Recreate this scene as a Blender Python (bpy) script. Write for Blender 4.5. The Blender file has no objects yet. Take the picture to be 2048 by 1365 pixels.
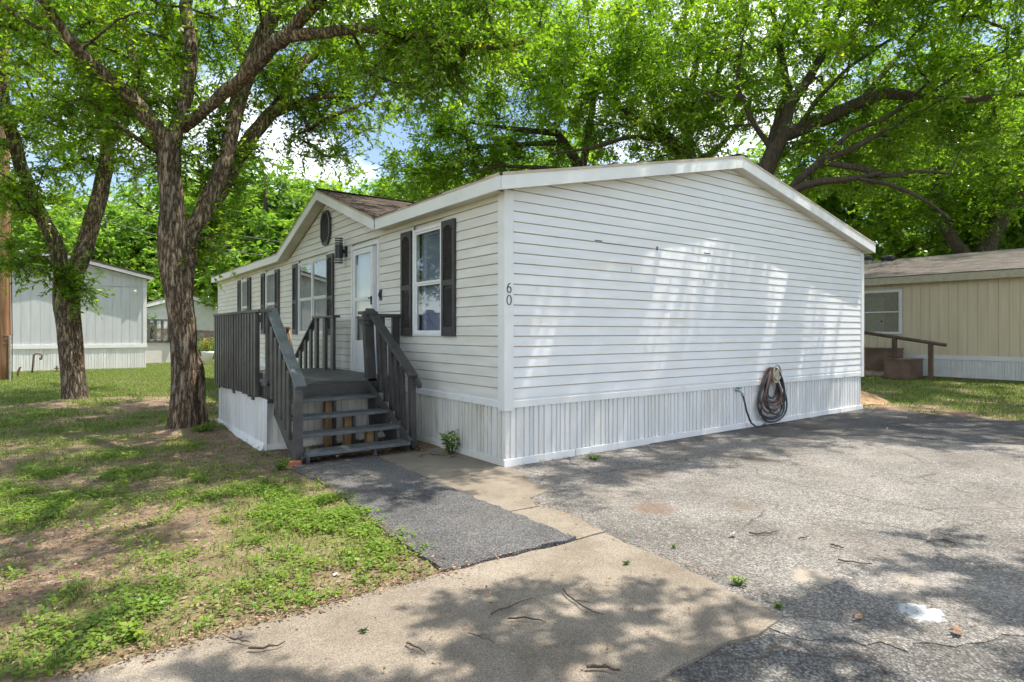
import bpy, math, random
import numpy as np
from mathutils import Vector, Matrix

R_ = math.radians
scene = bpy.context.scene
rng = np.random.default_rng(7)
random.seed(7)
COL = scene.collection

# ------------------------------------------------------------------ camera
cam_d = bpy.data.cameras.new('camera')
cam_d.sensor_width = 36.0
cam_d.lens = 1219.0 / 2048.0 * 36.0
cam_d.shift_y = -18.5 / 2048.0
cam_d.clip_end = 1500.0
cam_o = bpy.data.objects.new('camera', cam_d)
COL.objects.link(cam_o)
cam_o.location = (-3.95, -5.47, 1.5)
cam_o.rotation_euler = (R_(90), 0, -math.atan2(0.5947, 0.8039))
scene.camera = cam_o

# ------------------------------------------------------------------ world, sun, exposure
SUN = Vector((0.34, -0.165, 1.0)).normalized()
sun_el = math.asin(SUN.z)
sun_az = math.atan2(SUN.x, SUN.y)          # from +Y towards +X
w = bpy.data.worlds.new('World')
scene.world = w
w.use_nodes = True
nt = w.node_tree
nt.nodes.clear()
out = nt.nodes.new('ShaderNodeOutputWorld')
bg = nt.nodes.new('ShaderNodeBackground')
bg.inputs['Strength'].default_value = 0.15
sky = nt.nodes.new('ShaderNodeTexSky')
sky.sky_type = 'NISHITA'
sky.sun_disc = False
sky.sun_elevation = sun_el
sky.sun_rotation = sun_az
sky.air_density = 1.0
sky.dust_density = 1.0
tc = nt.nodes.new('ShaderNodeTexCoord')
mp = nt.nodes.new('ShaderNodeMapping')
mp.inputs['Scale'].default_value = (1.0, 1.0, 2.2)
mp.inputs['Location'].default_value = (0.3, 0.1, 0.0)
nz = nt.nodes.new('ShaderNodeTexNoise')
nz.inputs['Scale'].default_value = 3.2
nz.inputs['Detail'].default_value = 9
nz.inputs['Roughness'].default_value = 0.55
rp = nt.nodes.new('ShaderNodeValToRGB')
rp.color_ramp.elements[0].position = 0.47
rp.color_ramp.elements[1].position = 0.62
mx = nt.nodes.new('ShaderNodeMixRGB')
mx.inputs['Color2'].default_value = (8.6, 8.8, 9.2, 1)      # sunlit cloud, in the sky's own units
nt.links.new(tc.outputs['Generated'], mp.inputs['Vector'])
nt.links.new(mp.outputs['Vector'], nz.inputs['Vector'])
nt.links.new(nz.outputs['Fac'], rp.inputs['Fac'])
nt.links.new(rp.outputs['Color'], mx.inputs['Fac'])
nt.links.new(sky.outputs['Color'], mx.inputs['Color1'])
nt.links.new(mx.outputs['Color'], bg.inputs['Color'])
nt.links.new(bg.outputs['Background'], out.inputs['Surface'])

sun_d = bpy.data.lights.new('sun', 'SUN')
sun_d.energy = 5.0
sun_d.angle = R_(0.55)
sun_d.color = (1.0, 0.935, 0.83)
sun_o = bpy.data.objects.new('sun', sun_d)
COL.objects.link(sun_o)
sun_o.location = (20, -10, 60)
sun_o.rotation_euler = SUN.to_track_quat('Z', 'Y').to_euler()

scene.view_settings.view_transform = 'Standard'
scene.view_settings.look = 'None'
scene.view_settings.exposure = 0.68
scene.view_settings.gamma = 1.0
scene.view_settings.use_curve_mapping = False
scene.render.engine = 'CYCLES'
cy = scene.cycles
cy.use_denoising = True
try:
    cy.denoiser = 'OPENIMAGEDENOISE'
    cy.denoising_prefilter = 'ACCURATE'
except Exception:
    pass
cy.use_adaptive_sampling = True
cy.adaptive_threshold = 0.03
cy.use_light_tree = False
cy.max_bounces = 5
cy.diffuse_bounces = 3
cy.glossy_bounces = 2
cy.transmission_bounces = 5
cy.transparent_max_bounces = 8
cy.caustics_reflective = False
cy.caustics_refractive = False
cy.sample_clamp_indirect = 6.0

# ------------------------------------------------------------------ helpers
WORLD = {}                      # world location of every object made here


class MB:
    """collects faces; build() links them as ONE mesh object"""
    def __init__(self):
        self.v = []; self.f = []; self.m = []

    def add(self, vs, fs, mi=0):
        o = len(self.v)
        self.v += [tuple(p) for p in vs]
        for f in fs:
            self.f.append(tuple(i + o for i in f)); self.m.append(mi)
        return self

    def box(self, x0, x1, y0, y1, z0, z1, mi=0):
        self.add([(x0, y0, z0), (x1, y0, z0), (x1, y1, z0), (x0, y1, z0),
                  (x0, y0, z1), (x1, y0, z1), (x1, y1, z1), (x0, y1, z1)],
                 [(0, 3, 2, 1), (4, 5, 6, 7), (0, 1, 5, 4), (1, 2, 6, 5), (2, 3, 7, 6), (3, 0, 4, 7)], mi)
        return self

    def bar(self, p, q, wd, th, up=(0, 0, 1), mi=0):
        """a board from p to q: wd across, th along 'up'"""
        p = Vector(p); q = Vector(q); d = (q - p).normalized()
        s = d.cross(Vector(up)).normalized(); n = s.cross(d).normalized()
        a = s * (wd / 2); b = n * (th / 2)
        self.add([p - a - b, p + a - b, p + a + b, p - a + b, q - a - b, q + a - b, q + a + b, q - a + b],
                 [(0, 1, 2, 3), (7, 6, 5, 4), (0, 4, 5, 1), (1, 5, 6, 2), (2, 6, 7, 3), (3, 7, 4, 0)], mi)
        return self

    def prism(self, poly, vec, mi=0):
        n = len(poly); vec = Vector(vec)
        a = [Vector(p) for p in poly]
        self.add(a + [p + vec for p in a],
                 [tuple(range(n))[::-1], tuple(range(n, 2 * n))] +
                 [(i, (i + 1) % n, n + (i + 1) % n, n + i) for i in range(n)], mi)
        return self

    def tube(self, pts, rad, sides=8, mi=0, cap=True):
        pts = [Vector(p) for p in pts]; n = len(pts)
        if not hasattr(rad, '__len__'):
            rad = [rad] * n
        ref = None; rings = []
        for i in range(n):
            t = (pts[min(i + 1, n - 1)] - pts[max(i - 1, 0)]).normalized()
            if ref is None:
                ref = t.orthogonal().normalized()
            ref = (ref - t * ref.dot(t)).normalized()
            b = t.cross(ref)
            rings.append([pts[i] + (ref * math.cos(a) + b * math.sin(a)) * rad[i]
                          for a in [2 * math.pi * k / sides for k in range(sides)]])
        vs = [p for r in rings for p in r]
        fs = [(i * sides + k, i * sides + (k + 1) % sides, (i + 1) * sides + (k + 1) % sides, (i + 1) * sides + k)
              for i in range(n - 1) for k in range(sides)]
        if cap:
            fs += [tuple(range(sides))[::-1], tuple(range((n - 1) * sides, n * sides))]
        self.add(vs, fs, mi)
        return self

    def build(self, name, mats, parent=None, smooth=False, bevel=0):
        if not isinstance(mats, (list, tuple)):
            mats = [mats]
        a = np.array(self.v, dtype=float)
        org = Vector(((a[:, 0].min() + a[:, 0].max()) / 2, (a[:, 1].min() + a[:, 1].max()) / 2, a[:, 2].min()))
        a = a - np.array(org)
        me = bpy.data.meshes.new(name)
        me.from_pydata(a.tolist(), [], self.f)
        for m in mats:
            me.materials.append(m)
        if len(mats) > 1:
            me.polygons.foreach_set('material_index', self.m)
        if smooth:
            me.polygons.foreach_set('use_smooth', [True] * len(self.f))
        me.update()
        return link(name, me, org, parent, bevel)


def link(name, me, org, parent=None, bevel=0):
    o = bpy.data.objects.new(name, me)
    COL.objects.link(o)
    org = Vector(org)
    if parent:
        o.parent = parent
        o.location = org - WORLD[parent.name]
    else:
        o.location = org
    WORLD[o.name] = org
    if bevel:
        md = o.modifiers.new('bevel', 'BEVEL')
        md.width = bevel; md.segments = 2; md.limit_method = 'ANGLE'
    return o


def thing(name, label, cat, loc, group=None):
    o = bpy.data.objects.new(name, None)
    o.empty_display_size = 0.2
    COL.objects.link(o)
    o.location = loc
    WORLD[o.name] = Vector(loc)
    return tag(o, label, cat, group)


def tag(o, label, cat, group=None):
    o['label'] = label; o['category'] = cat
    if group:
        o['group'] = group
    return o


def struct(o, kind='structure'):
    o['kind'] = kind
    return o


def np_mesh(name, V, F, mats, attr=None, smooth=False):
    """V (n,3), F (m,k) all faces k-sided"""
    me = bpy.data.meshes.new(name)
    nv, (nf, k) = len(V), F.shape
    me.vertices.add(nv); me.vertices.foreach_set('co', np.ascontiguousarray(V, dtype=np.float32).ravel())
    me.loops.add(nf * k); me.loops.foreach_set('vertex_index', np.ascontiguousarray(F, dtype=np.int32).ravel())
    me.polygons.add(nf)
    me.polygons.foreach_set('loop_start', np.arange(0, nf * k, k, dtype=np.int32))
    for m in mats:
        me.materials.append(m)
    if smooth:
        me.polygons.foreach_set('use_smooth', np.ones(nf, dtype=bool))
    if attr is not None:
        at = me.attributes.new('rnd', 'FLOAT', 'FACE')
        at.data.foreach_set('value', np.ascontiguousarray(attr, dtype=np.float32))
    me.update(calc_edges=True)
    return me


# ------------------------------------------------------------------ noise for scattering
_lat = rng.random((256, 256))


def vnoise(x, y):
    x = np.asarray(x, float); y = np.asarray(y, float)
    xi = np.floor(x).astype(int); yi = np.floor(y).astype(int)
    fx = x - xi; fy = y - yi
    fx = fx * fx * (3 - 2 * fx); fy = fy * fy * (3 - 2 * fy)
    g = lambda i, j: _lat[i & 255, j & 255]
    return (g(xi, yi) * (1 - fx) + g(xi + 1, yi) * fx) * (1 - fy) + (g(xi, yi + 1) * (1 - fx) + g(xi + 1, yi + 1) * fx) * fy


def fbm(x, y, o=4):
    s = 0; a = 0.5; t = 0
    for k in range(o):
        s = s + a * vnoise(np.asarray(x) * 2 ** k + 17.3 * k, np.asarray(y) * 2 ** k + 5.1 * k); t += a; a *= 0.5
    return s / t


# ------------------------------------------------------------------ materials
def nodes(name):
    m = bpy.data.materials.new(name)
    m.use_nodes = True
    t = m.node_tree
    b = t.nodes['Principled BSDF']
    return m, t, b


def N(t, typ, **kw):
    n = t.nodes.new(typ)
    for k, v in kw.items():
        if k in n.inputs.keys():
            n.inputs[k].default_value = v
        else:
            setattr(n, k, v)
    return n


def pos(t, scale=(1, 1, 1)):
    g = N(t, 'ShaderNodeNewGeometry')
    m = N(t, 'ShaderNodeMapping')
    m.inputs['Scale'].default_value = scale
    t.links.new(g.outputs['Position'], m.inputs['Vector'])
    return m.outputs['Vector']


def ramp(t, fac, stops):
    r = N(t, 'ShaderNodeValToRGB')
    e = r.color_ramp.elements
    while len(e) < len(stops):
        e.new(0.5)
    for i, (p, c) in enumerate(stops):
        e[i].position = p
        e[i].color = (c[0], c[1], c[2], 1) if hasattr(c, '__len__') else (c, c, c, 1)
    t.links.new(fac, r.inputs['Fac'])
    return r.outputs['Color']


def noise(t, vec, scale, detail=5, rough=0.55, dist=0.0):
    n = N(t, 'ShaderNodeTexNoise', Scale=scale, Detail=detail, Roughness=rough, Distortion=dist)
    t.links.new(vec, n.inputs['Vector'])
    return n.outputs['Fac']


def mix(t, fac, a, b, typ='MIX'):
    m = N(t, 'ShaderNodeMixRGB', blend_type=typ)
    for s, k in ((fac, 'Fac'), (a, 'Color1'), (b, 'Color2')):
        if hasattr(s, 'is_linked') or hasattr(s, 'node'):
            t.links.new(s, m.inputs[k])
        elif hasattr(s, '__len__'):
            m.inputs[k].default_value = (s[0], s[1], s[2], 1)
        else:
            m.inputs[k].default_value = s if k == 'Fac' else (s, s, s, 1)
    return m.outputs['Color']


def bump(t, b, h, strength=0.3, dist=0.01):
    n = N(t, 'ShaderNodeBump', Strength=strength, Distance=dist)
    t.links.new(h, n.inputs['Height'])
    t.links.new(n.outputs['Normal'], b.inputs['Normal'])


def pmat(name, c1, c2, scale=6.0, rough=0.6, bstr=0.15, bscale=60.0, stretch=(1, 1, 1), spec=0.4, c3=None, s3=1.5, lo=0.35, hi=0.68):
    """a plain painted / mineral surface: two tones mottled, an optional stain tone, fine relief"""
    m, t, b = nodes(name)
    v = pos(t, stretch)
    c = ramp(t, noise(t, v, scale), [(lo, c1), (hi, c2)])
    if c3:
        f = ramp(t, noise(t, v, s3, 6, 0.65, 0.4), [(0.56, 0.0), (0.74, 0.85)])
        c = mix(t, f, c, c3)
    t.links.new(c, b.inputs['Base Color'])
    b.inputs['Roughness'].default_value = rough
    b.inputs['Specular IOR Level'].default_value = spec
    bump(t, b, noise(t, v, bscale, 4), bstr, 0.01)
    return m


M = {}
M['vinyl'] = pmat('white vinyl', (0.75, 0.76, 0.775), (0.82, 0.825, 0.84), 1.6, 0.42, 0.06, 25, (1, 1, 6), c3=(0.72, 0.69, 0.60), s3=0.9)
M['vinyl_front'] = pmat('aged vinyl with shade tint', (0.66, 0.645, 0.58), (0.77, 0.76, 0.715), 1.4, 0.45, 0.06, 25, (1, 1, 5), c3=(0.66, 0.61, 0.48), s3=0.8)  # aged cream, with the front wall's shade darkened into the colour
M['grime_shade'] = pmat('grime in the laps', (0.36, 0.30, 0.215), (0.54, 0.475, 0.375), 3.0, 0.8, 0.1, 40)  # lap dirt, its tone also painting the shadow line of each course
M['trim'] = pmat('white trim', (0.74, 0.75, 0.74), (0.82, 0.82, 0.82), 2.0, 0.45, 0.05, 30, c3=(0.68, 0.65, 0.56), s3=1.3)
M['drip'] = pmat('tan drip edge', (0.44, 0.36, 0.27), (0.56, 0.48, 0.38), 5, 0.6)
M['soffit'] = pmat('cream soffit', (0.60, 0.56, 0.47), (0.68, 0.65, 0.57), 4, 0.6, 0.1, 30)
M['skirt'] = pmat('skirting vinyl', (0.72, 0.72, 0.71), (0.81, 0.81, 0.81), 1.5, 0.42, 0.06, 20, (2, 2, 0.6), c3=(0.66, 0.64, 0.58), s3=1.6)
M['skirt_old'] = pmat('dirty skirting', (0.62, 0.60, 0.53), (0.74, 0.73, 0.67), 2.2, 0.55, 0.1, 20, (2, 2, 0.6), c3=(0.46, 0.43, 0.33), s3=1.6)
M['deck'] = pmat('charcoal deck paint', (0.050, 0.047, 0.046), (0.085, 0.081, 0.078), 5, 0.42, 0.25, 35, (1, 1, 1), c3=(0.125, 0.115, 0.105), s3=3.5, spec=0.5)
M['rail'] = pmat('worn rail paint with sky sheen', (0.085, 0.095, 0.105), (0.135, 0.148, 0.158), 7, 0.36, 0.3, 40, spec=0.5, c3=(0.22, 0.22, 0.215), s3=4.5)  # worn paint; the blue cast is sky sheen put into the colour
M['deck_floor'] = pmat('worn deck boards', (0.075, 0.072, 0.07), (0.15, 0.146, 0.14), 4, 0.5, 0.4, 50, (1, 6, 1), c3=(0.24, 0.23, 0.21), s3=3)
M['raw_wood'] = pmat('raw lumber', (0.26, 0.15, 0.07), (0.38, 0.24, 0.12), 6, 0.7, 0.3, 40, (4, 4, 0.5))
M['pole'] = pmat('utility pole wood', (0.20, 0.10, 0.05), (0.40, 0.22, 0.12), 5, 0.8, 0.7, 30, (4, 4, 0.18), c3=(0.14, 0.08, 0.05), s3=2)
M['brown_wood'] = pmat('brown painted wood', (0.075, 0.045, 0.035), (0.12, 0.075, 0.055), 5, 0.6, 0.3, 30)
M['brown_box'] = pmat('faded brown box', (0.12, 0.075, 0.055), (0.20, 0.13, 0.10), 3, 0.6, 0.2, 30)
M['shutter'] = pmat('charcoal shutter', (0.045, 0.042, 0.042), (0.065, 0.062, 0.06), 8, 0.45, 0.1, 40)
M['black'] = pmat('black metal', (0.015, 0.015, 0.016), (0.03, 0.03, 0.032), 8, 0.35, 0.05, 60, spec=0.5)
M['lamp_white'] = pmat('lamp band', (0.55, 0.55, 0.52), (0.7, 0.7, 0.68), 8, 0.4)
M['metal'] = pmat('galvanised pipe', (0.28, 0.27, 0.26), (0.42, 0.41, 0.40), 10, 0.4, 0.1, 60, spec=0.6)
M['rust'] = pmat('rusty pipe', (0.12, 0.07, 0.045), (0.22, 0.14, 0.09), 14, 0.75, 0.3, 60)
M['hose_black'] = pmat('dark hose rubber', (0.045, 0.05, 0.055), (0.075, 0.08, 0.085), 9, 0.42, 0.05, 40)
M['hose_red'] = pmat('brick coloured hose', (0.165, 0.085, 0.065), (0.25, 0.135, 0.105), 9, 0.45, 0.05, 40)
M['beige'] = pmat('beige plastic', (0.42, 0.37, 0.28), (0.52, 0.47, 0.37), 10, 0.45, 0.08, 40)
M['teal'] = pmat('teal handle', (0.03, 0.22, 0.25), (0.05, 0.30, 0.33), 10, 0.4)
M['brick'] = pmat('red brick chunk', (0.36, 0.10, 0.06), (0.48, 0.16, 0.10), 20, 0.8, 0.5, 50)
M['green_bin'] = pmat('green bin plastic', (0.01, 0.22, 0.10), (0.02, 0.28, 0.13), 5, 0.45)
M['white_pot'] = pmat('white planter', (0.68, 0.69, 0.70), (0.76, 0.77, 0.78), 5, 0.5)
M['tan_wall'] = pmat('tan panel siding', (0.56, 0.48, 0.345), (0.62, 0.545, 0.40), 2.5, 0.6, 0.25, 50, (3, 3, 0.3))
M['grey_wall'] = pmat('blue grey panel siding', (0.50, 0.52, 0.54), (0.57, 0.59, 0.61), 2.5, 0.6, 0.2, 50, (3, 3, 0.3))
M['pale_wall'] = pmat('pale grey wall', (0.62, 0.62, 0.62), (0.70, 0.70, 0.70), 2.5, 0.6, 0.1, 50)
M['grey_paint'] = pmat('grey railing paint', (0.10, 0.105, 0.11), (0.15, 0.155, 0.16), 5, 0.5)
M['sand'] = pmat('orange sand', (0.27, 0.165, 0.085), (0.40, 0.27, 0.155), 9, 0.95, 0.6, 50)
M['stone'] = pmat('mixed fieldstone', (0.22, 0.15, 0.12), (0.50, 0.42, 0.36), 3.5, 0.85, 0.6, 9, c3=(0.30, 0.17, 0.13), s3=4)
M['paint_mark'] = pmat('chipped white paint', (0.36, 0.38, 0.39), (0.58, 0.60, 0.62), 60, 0.8, 0.4, 60)
M['mortar'] = pmat('pale mortar smear', (0.32, 0.28, 0.23), (0.46, 0.41, 0.35), 50, 0.9, 0.5, 70)
M['stain'] = pmat('rust brown stain', (0.20, 0.12, 0.075), (0.30, 0.21, 0.15), 25, 0.95, 0.5, 80)
M['dark'] = pmat('dark room', (0.03, 0.03, 0.03), (0.05, 0.05, 0.05), 3, 0.9)
M['blind'] = pmat('blue white blind', (0.42, 0.46, 0.62), (0.50, 0.54, 0.70), 3, 0.5)
M['curtain'] = pmat('grey curtain', (0.20, 0.20, 0.21), (0.30, 0.30, 0.31), 5, 0.9, 0.1, 20, (6, 6, 0.4))
M['bark_far_backlit'] = pmat('distant backlit bark', (0.045, 0.034, 0.027), (0.125, 0.098, 0.077), 6, 0.9, 0.8, 12, (4, 4, 0.6))  # backlit darkness of the limbs put into the colour; backdrop trees share it
M['twig'] = pmat('dead twig', (0.045, 0.03, 0.024), (0.10, 0.07, 0.055), 20, 0.9, 0.5, 60)
M['wire'] = pmat('cable', (0.10, 0.10, 0.11), (0.14, 0.14, 0.15), 5, 0.5)


def bark():
    m, t, b = nodes('furrowed bark')
    v = pos(t, (1, 1, 0.20))
    n0 = N(t, 'ShaderNodeTexNoise', Scale=6.0, Detail=3.0)
    t.links.new(pos(t, (1, 1, 0.6)), n0.inputs['Vector'])
    ad = N(t, 'ShaderNodeVectorMath', operation='MULTIPLY_ADD')
    ad.inputs[1].default_value = (0.06, 0.06, 0.03)
    t.links.new(n0.outputs['Color'], ad.inputs[0]); t.links.new(v, ad.inputs[2])
    n1 = N(t, 'ShaderNodeTexNoise', Scale=17.0, Detail=6.0, Roughness=0.62)
    t.links.new(ad.outputs[0], n1.inputs['Vector'])
    sb = N(t, 'ShaderNodeMath', operation='SUBTRACT'); sb.inputs[1].default_value = 0.5
    t.links.new(n1.outputs['Fac'], sb.inputs[0])
    ab = N(t, 'ShaderNodeMath', operation='ABSOLUTE'); t.links.new(sb.outputs[0], ab.inputs[0])
    n2 = noise(t, pos(t, (1, 1, 0.45)), 60, 5, 0.75)
    h = N(t, 'ShaderNodeMath', operation='MULTIPLY_ADD'); h.inputs[1].default_value = 0.10
    t.links.new(n2, h.inputs[0]); t.links.new(ab.outputs[0], h.inputs[2])
    c = ramp(t, h.outputs[0], [(0.05, (0.04, 0.029, 0.021)), (0.085, (0.13, 0.095, 0.066)), (0.14, (0.275, 0.222, 0.17)), (0.23, (0.47, 0.405, 0.33))])
    big = ramp(t, noise(t, pos(t), 1.8, 4), [(0.35, (0.85, 0.85, 0.85)), (0.7, (1.3, 1.2, 1.06))])
    c = mix(t, 1.0, c, big, 'MULTIPLY')
    t.links.new(c, b.inputs['Base Color'])
    b.inputs['Roughness'].default_value = 0.92
    b.inputs['Specular IOR Level'].default_value = 0.2
    bump(t, b, h.outputs[0], 1.0, 0.12)
    return m


M['bark'] = bark()


def leaf_mat(name, stops, trans, tw=0.42, rough=0.42):
    m, t, b = nodes(name)
    a = N(t, 'ShaderNodeAttribute'); a.attribute_name = 'rnd'
    c = ramp(t, a.outputs['Fac'], stops)
    t.links.new(c, b.inputs['Base Color'])
    b.inputs['Roughness'].default_value = rough
    b.inputs['Specular IOR Level'].default_value = 0.45
    tr = N(t, 'ShaderNodeBsdfTranslucent')
    c2 = mix(t, 1.0, c, trans, 'MULTIPLY')
    t.links.new(c2, tr.inputs['Color'])
    ms = N(t, 'ShaderNodeMixShader'); ms.inputs['Fac'].default_value = tw
    t.links.new(b.outputs[0], ms.inputs[1]); t.links.new(tr.outputs[0], ms.inputs[2])
    t.links.new(ms.outputs[0], t.nodes['Material Output'].inputs['Surface'])
    return m


M['leaf'] = leaf_mat('elm leaf', [(0.0, (0.046, 0.105, 0.014)), (0.4, (0.127, 0.227, 0.02)), (0.8, (0.215, 0.32, 0.026)), (0.95, (0.30, 0.385, 0.04)), (1.0, (0.40, 0.33, 0.07))], (2.3, 2.4, 0.9), 0.5, 0.34)
M['leaf_far'] = leaf_mat('far leaf', [(0.0, (0.075, 0.15, 0.026)), (0.5, (0.145, 0.26, 0.04)), (1.0, (0.28, 0.38, 0.065))], (2.0, 2.1, 1.0), 0.5)
M['grass'] = leaf_mat('grass blade', [(0.0, (0.055, 0.11, 0.02)), (0.6, (0.12, 0.20, 0.03)), (0.9, (0.22, 0.26, 0.06)), (1.0, (0.36, 0.30, 0.13))], (1.8, 1.8, 1.2), 0.35, 0.5)
M['weed'] = leaf_mat('weed leaf', [(0.0, (0.065, 0.135, 0.02)), (0.5, (0.14, 0.24, 0.03)), (1.0, (0.27, 0.35, 0.045))], (1.8, 1.8, 1.2), 0.35, 0.5)
M['dry_leaf'] = leaf_mat('dry leaf', [(0.0, (0.09, 0.05, 0.03)), (0.5, (0.22, 0.13, 0.08)), (1.0, (0.42, 0.30, 0.20))], (1, 1, 1), 0.15, 0.7)
M['flower'] = leaf_mat('orange petal', [(0.0, (0.5, 0.18, 0.02)), (1.0, (0.6, 0.4, 0.04))], (1, 1, 1), 0.2)


def glass_mat():
    m, t, b = nodes('window glass')
    tr = N(t, 'ShaderNodeBsdfTransparent'); tr.inputs['Color'].default_value = (0.93, 0.95, 0.95, 1)
    gl = N(t, 'ShaderNodeBsdfGlossy'); gl.inputs['Roughness'].default_value = 0.015
    lw = N(t, 'ShaderNodeLayerWeight'); lw.inputs['Blend'].default_value = 0.5
    pw = N(t, 'ShaderNodeMath', operation='POWER'); pw.inputs[1].default_value = 3.0
    ma = N(t, 'ShaderNodeMath', operation='MULTIPLY_ADD'); ma.inputs[1].default_value = 0.75; ma.inputs[2].default_value = 0.05
    t.links.new(lw.outputs['Facing'], pw.inputs[0]); t.links.new(pw.outputs[0], ma.inputs[0])
    ms = N(t, 'ShaderNodeMixShader')
    t.links.new(ma.outputs[0], ms.inputs['Fac'])
    t.links.new(tr.outputs[0], ms.inputs[1]); t.links.new(gl.outputs[0], ms.inputs[2])
    t.links.new(ms.outputs[0], t.nodes['Material Output'].inputs['Surface'])
    return m


M['glass'] = glass_mat()


def perforated():
    m, t, b = nodes('vented skirting')
    v = pos(t, (1, 1, 1))
    vo = N(t, 'ShaderNodeTexVoronoi', Scale=85.0)
    vo.inputs['Randomness'].default_value = 0.15
    t.links.new(v, vo.inputs['Vector'])
    c = ramp(t, vo.outputs['Distance'], [(0.28, (0.36, 0.35, 0.32)), (0.46, (0.72, 0.72, 0.69))])
    t.links.new(c, b.inputs['Base Color'])
    b.inputs['Roughness'].default_value = 0.5
    return m


M['vent'] = perforated()


def shingle_mat(name, c1, c2):
    m, t, b = nodes(name)
    a = N(t, 'ShaderNodeAttribute'); a.attribute_name = 'rnd'
    c = ramp(t, a.outputs['Fac'], [(0.0, c1), (1.0, c2)])
    g = ramp(t, noise(t, pos(t), 130, 2), [(0.3, 0.6), (0.7, 1.35)])
    c = mix(t, 1.0, c, g, 'MULTIPLY')
    t.links.new(c, b.inputs['Base Color'])
    b.inputs['Roughness'].default_value = 0.95
    return m


M['shingle'] = shingle_mat('brown shingle', (0.07, 0.052, 0.042), (0.15, 0.115, 0.095))
M['shingle_tan'] = shingle_mat('weathered shingle', (0.31, 0.26, 0.235), (0.45, 0.395, 0.36))


def asphalt(name, dark, mid, light, patch, stone=75.0, crack=True, bs=0.7, dust=(0.34, 0.28, 0.21), stains=()):
    m, t, b = nodes(name)
    v = pos(t)
    vo = N(t, 'ShaderNodeTexVoronoi', Scale=stone)
    t.links.new(v, vo.inputs['Vector'])
    bw = N(t, 'ShaderNodeRGBToBW'); t.links.new(vo.outputs['Color'], bw.inputs[0])
    c = ramp(t, bw.outputs[0], [(0.15, dark), (0.5, mid), (0.85, light)])
    gap = ramp(t, vo.outputs['Distance'], [(0.45, 1.0), (0.75, 0.55)])
    c = mix(t, 1.0, c, gap, 'MULTIPLY')
    big = ramp(t, noise(t, v, 0.9, 7, 0.62), [(0.32, 0.62), (0.5, 1.0), (0.72, 1.28)])
    c = mix(t, 1.0, c, big, 'MULTIPLY')
    du = ramp(t, noise(t, v, 0.55, 6, 0.6, 0.6), [(0.5, 0.0), (0.72, patch)])
    c = mix(t, du, c, dust)
    if crack:
        nn = N(t, 'ShaderNodeTexNoise', Scale=3.0, Detail=5.0)
        t.links.new(v, nn.inputs['Vector'])
        ad = N(t, 'ShaderNodeVectorMath', operation='MULTIPLY_ADD')
        ad.inputs[1].default_value = (0.35, 0.35, 0.0)
        t.links.new(nn.outputs['Color'], ad.inputs[0]); t.links.new(v, ad.inputs[2])
        v2 = N(t, 'ShaderNodeTexVoronoi', Scale=0.75); v2.feature = 'DISTANCE_TO_EDGE'
        t.links.new(ad.outputs[0], v2.inputs['Vector'])
        ln = ramp(t, v2.outputs['Distance'], [(0.0, 1.0), (0.011, 0.0)])
        msk = ramp(t, noise(t, v, 0.8, 3), [(0.44, 0.0), (0.56, 0.8)])
        f = mix(t, 1.0, ln, msk, 'MULTIPLY')
        c = mix(t, f, c, (0.07, 0.055, 0.045))
        v4 = N(t, 'ShaderNodeTexVoronoi', Scale=20.0); v4.feature = 'DISTANCE_TO_EDGE'
        t.links.new(ad.outputs[0], v4.inputs['Vector'])
        l4 = ramp(t, v4.outputs['Distance'], [(0.0, 0.85), (0.11, 0.0)])
        m4 = ramp(t, noise(t, v, 2.2, 5, 0.65), [(0.38, 0.0), (0.58, 1.0)])
        c = mix(t, mix(t, 1.0, l4, m4, 'MULTIPLY'), c, (0.10, 0.088, 0.076))
        v3 = N(t, 'ShaderNodeTexVoronoi', Scale=5.0); v3.feature = 'DISTANCE_TO_EDGE'
        t.links.new(ad.outputs[0], v3.inputs['Vector'])
        l3 = ramp(t, v3.outputs['Distance'], [(0.0, 1.0), (0.04, 0.0)])
        m3 = ramp(t, noise(t, v, 1.3, 4), [(0.47, 0.0), (0.66, 0.6)])
        c = mix(t, mix(t, 1.0, l3, m3, 'MULTIPLY'), c, (0.10, 0.085, 0.07))
    for sx, sy, sr, sc_, hd, fq in stains:               # old rust and oil spots with ragged rims
        n9 = N(t, 'ShaderNodeTexNoise', Scale=fq, Detail=6.0, Roughness=0.75); t.links.new(v, n9.inputs['Vector'])
        a9 = N(t, 'ShaderNodeVectorMath', operation='MULTIPLY_ADD'); a9.inputs[1].default_value = (0.28, 0.28, 0.0)
        t.links.new(n9.outputs['Color'], a9.inputs[0]); t.links.new(v, a9.inputs[2])
        dd_ = N(t, 'ShaderNodeVectorMath', operation='DISTANCE'); dd_.inputs[1].default_value = (sx + 0.14, sy + 0.14, 0.0)
        t.links.new(a9.outputs[0], dd_.inputs[0])
        f9 = ramp(t, dd_.outputs['Value'], [(sr * hd, 0.6 if hd < 0.6 else 0.85), (sr * 0.95, 0.0)])
        c = mix(t, f9, c, sc_)
    t.links.new(c, b.inputs['Base Color'])
    b.inputs['Roughness'].default_value = 0.92
    b.inputs['Specular IOR Level'].default_value = 0.25
    bump(t, b, vo.outputs['Distance'], bs, 0.012)
    return m


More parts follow.
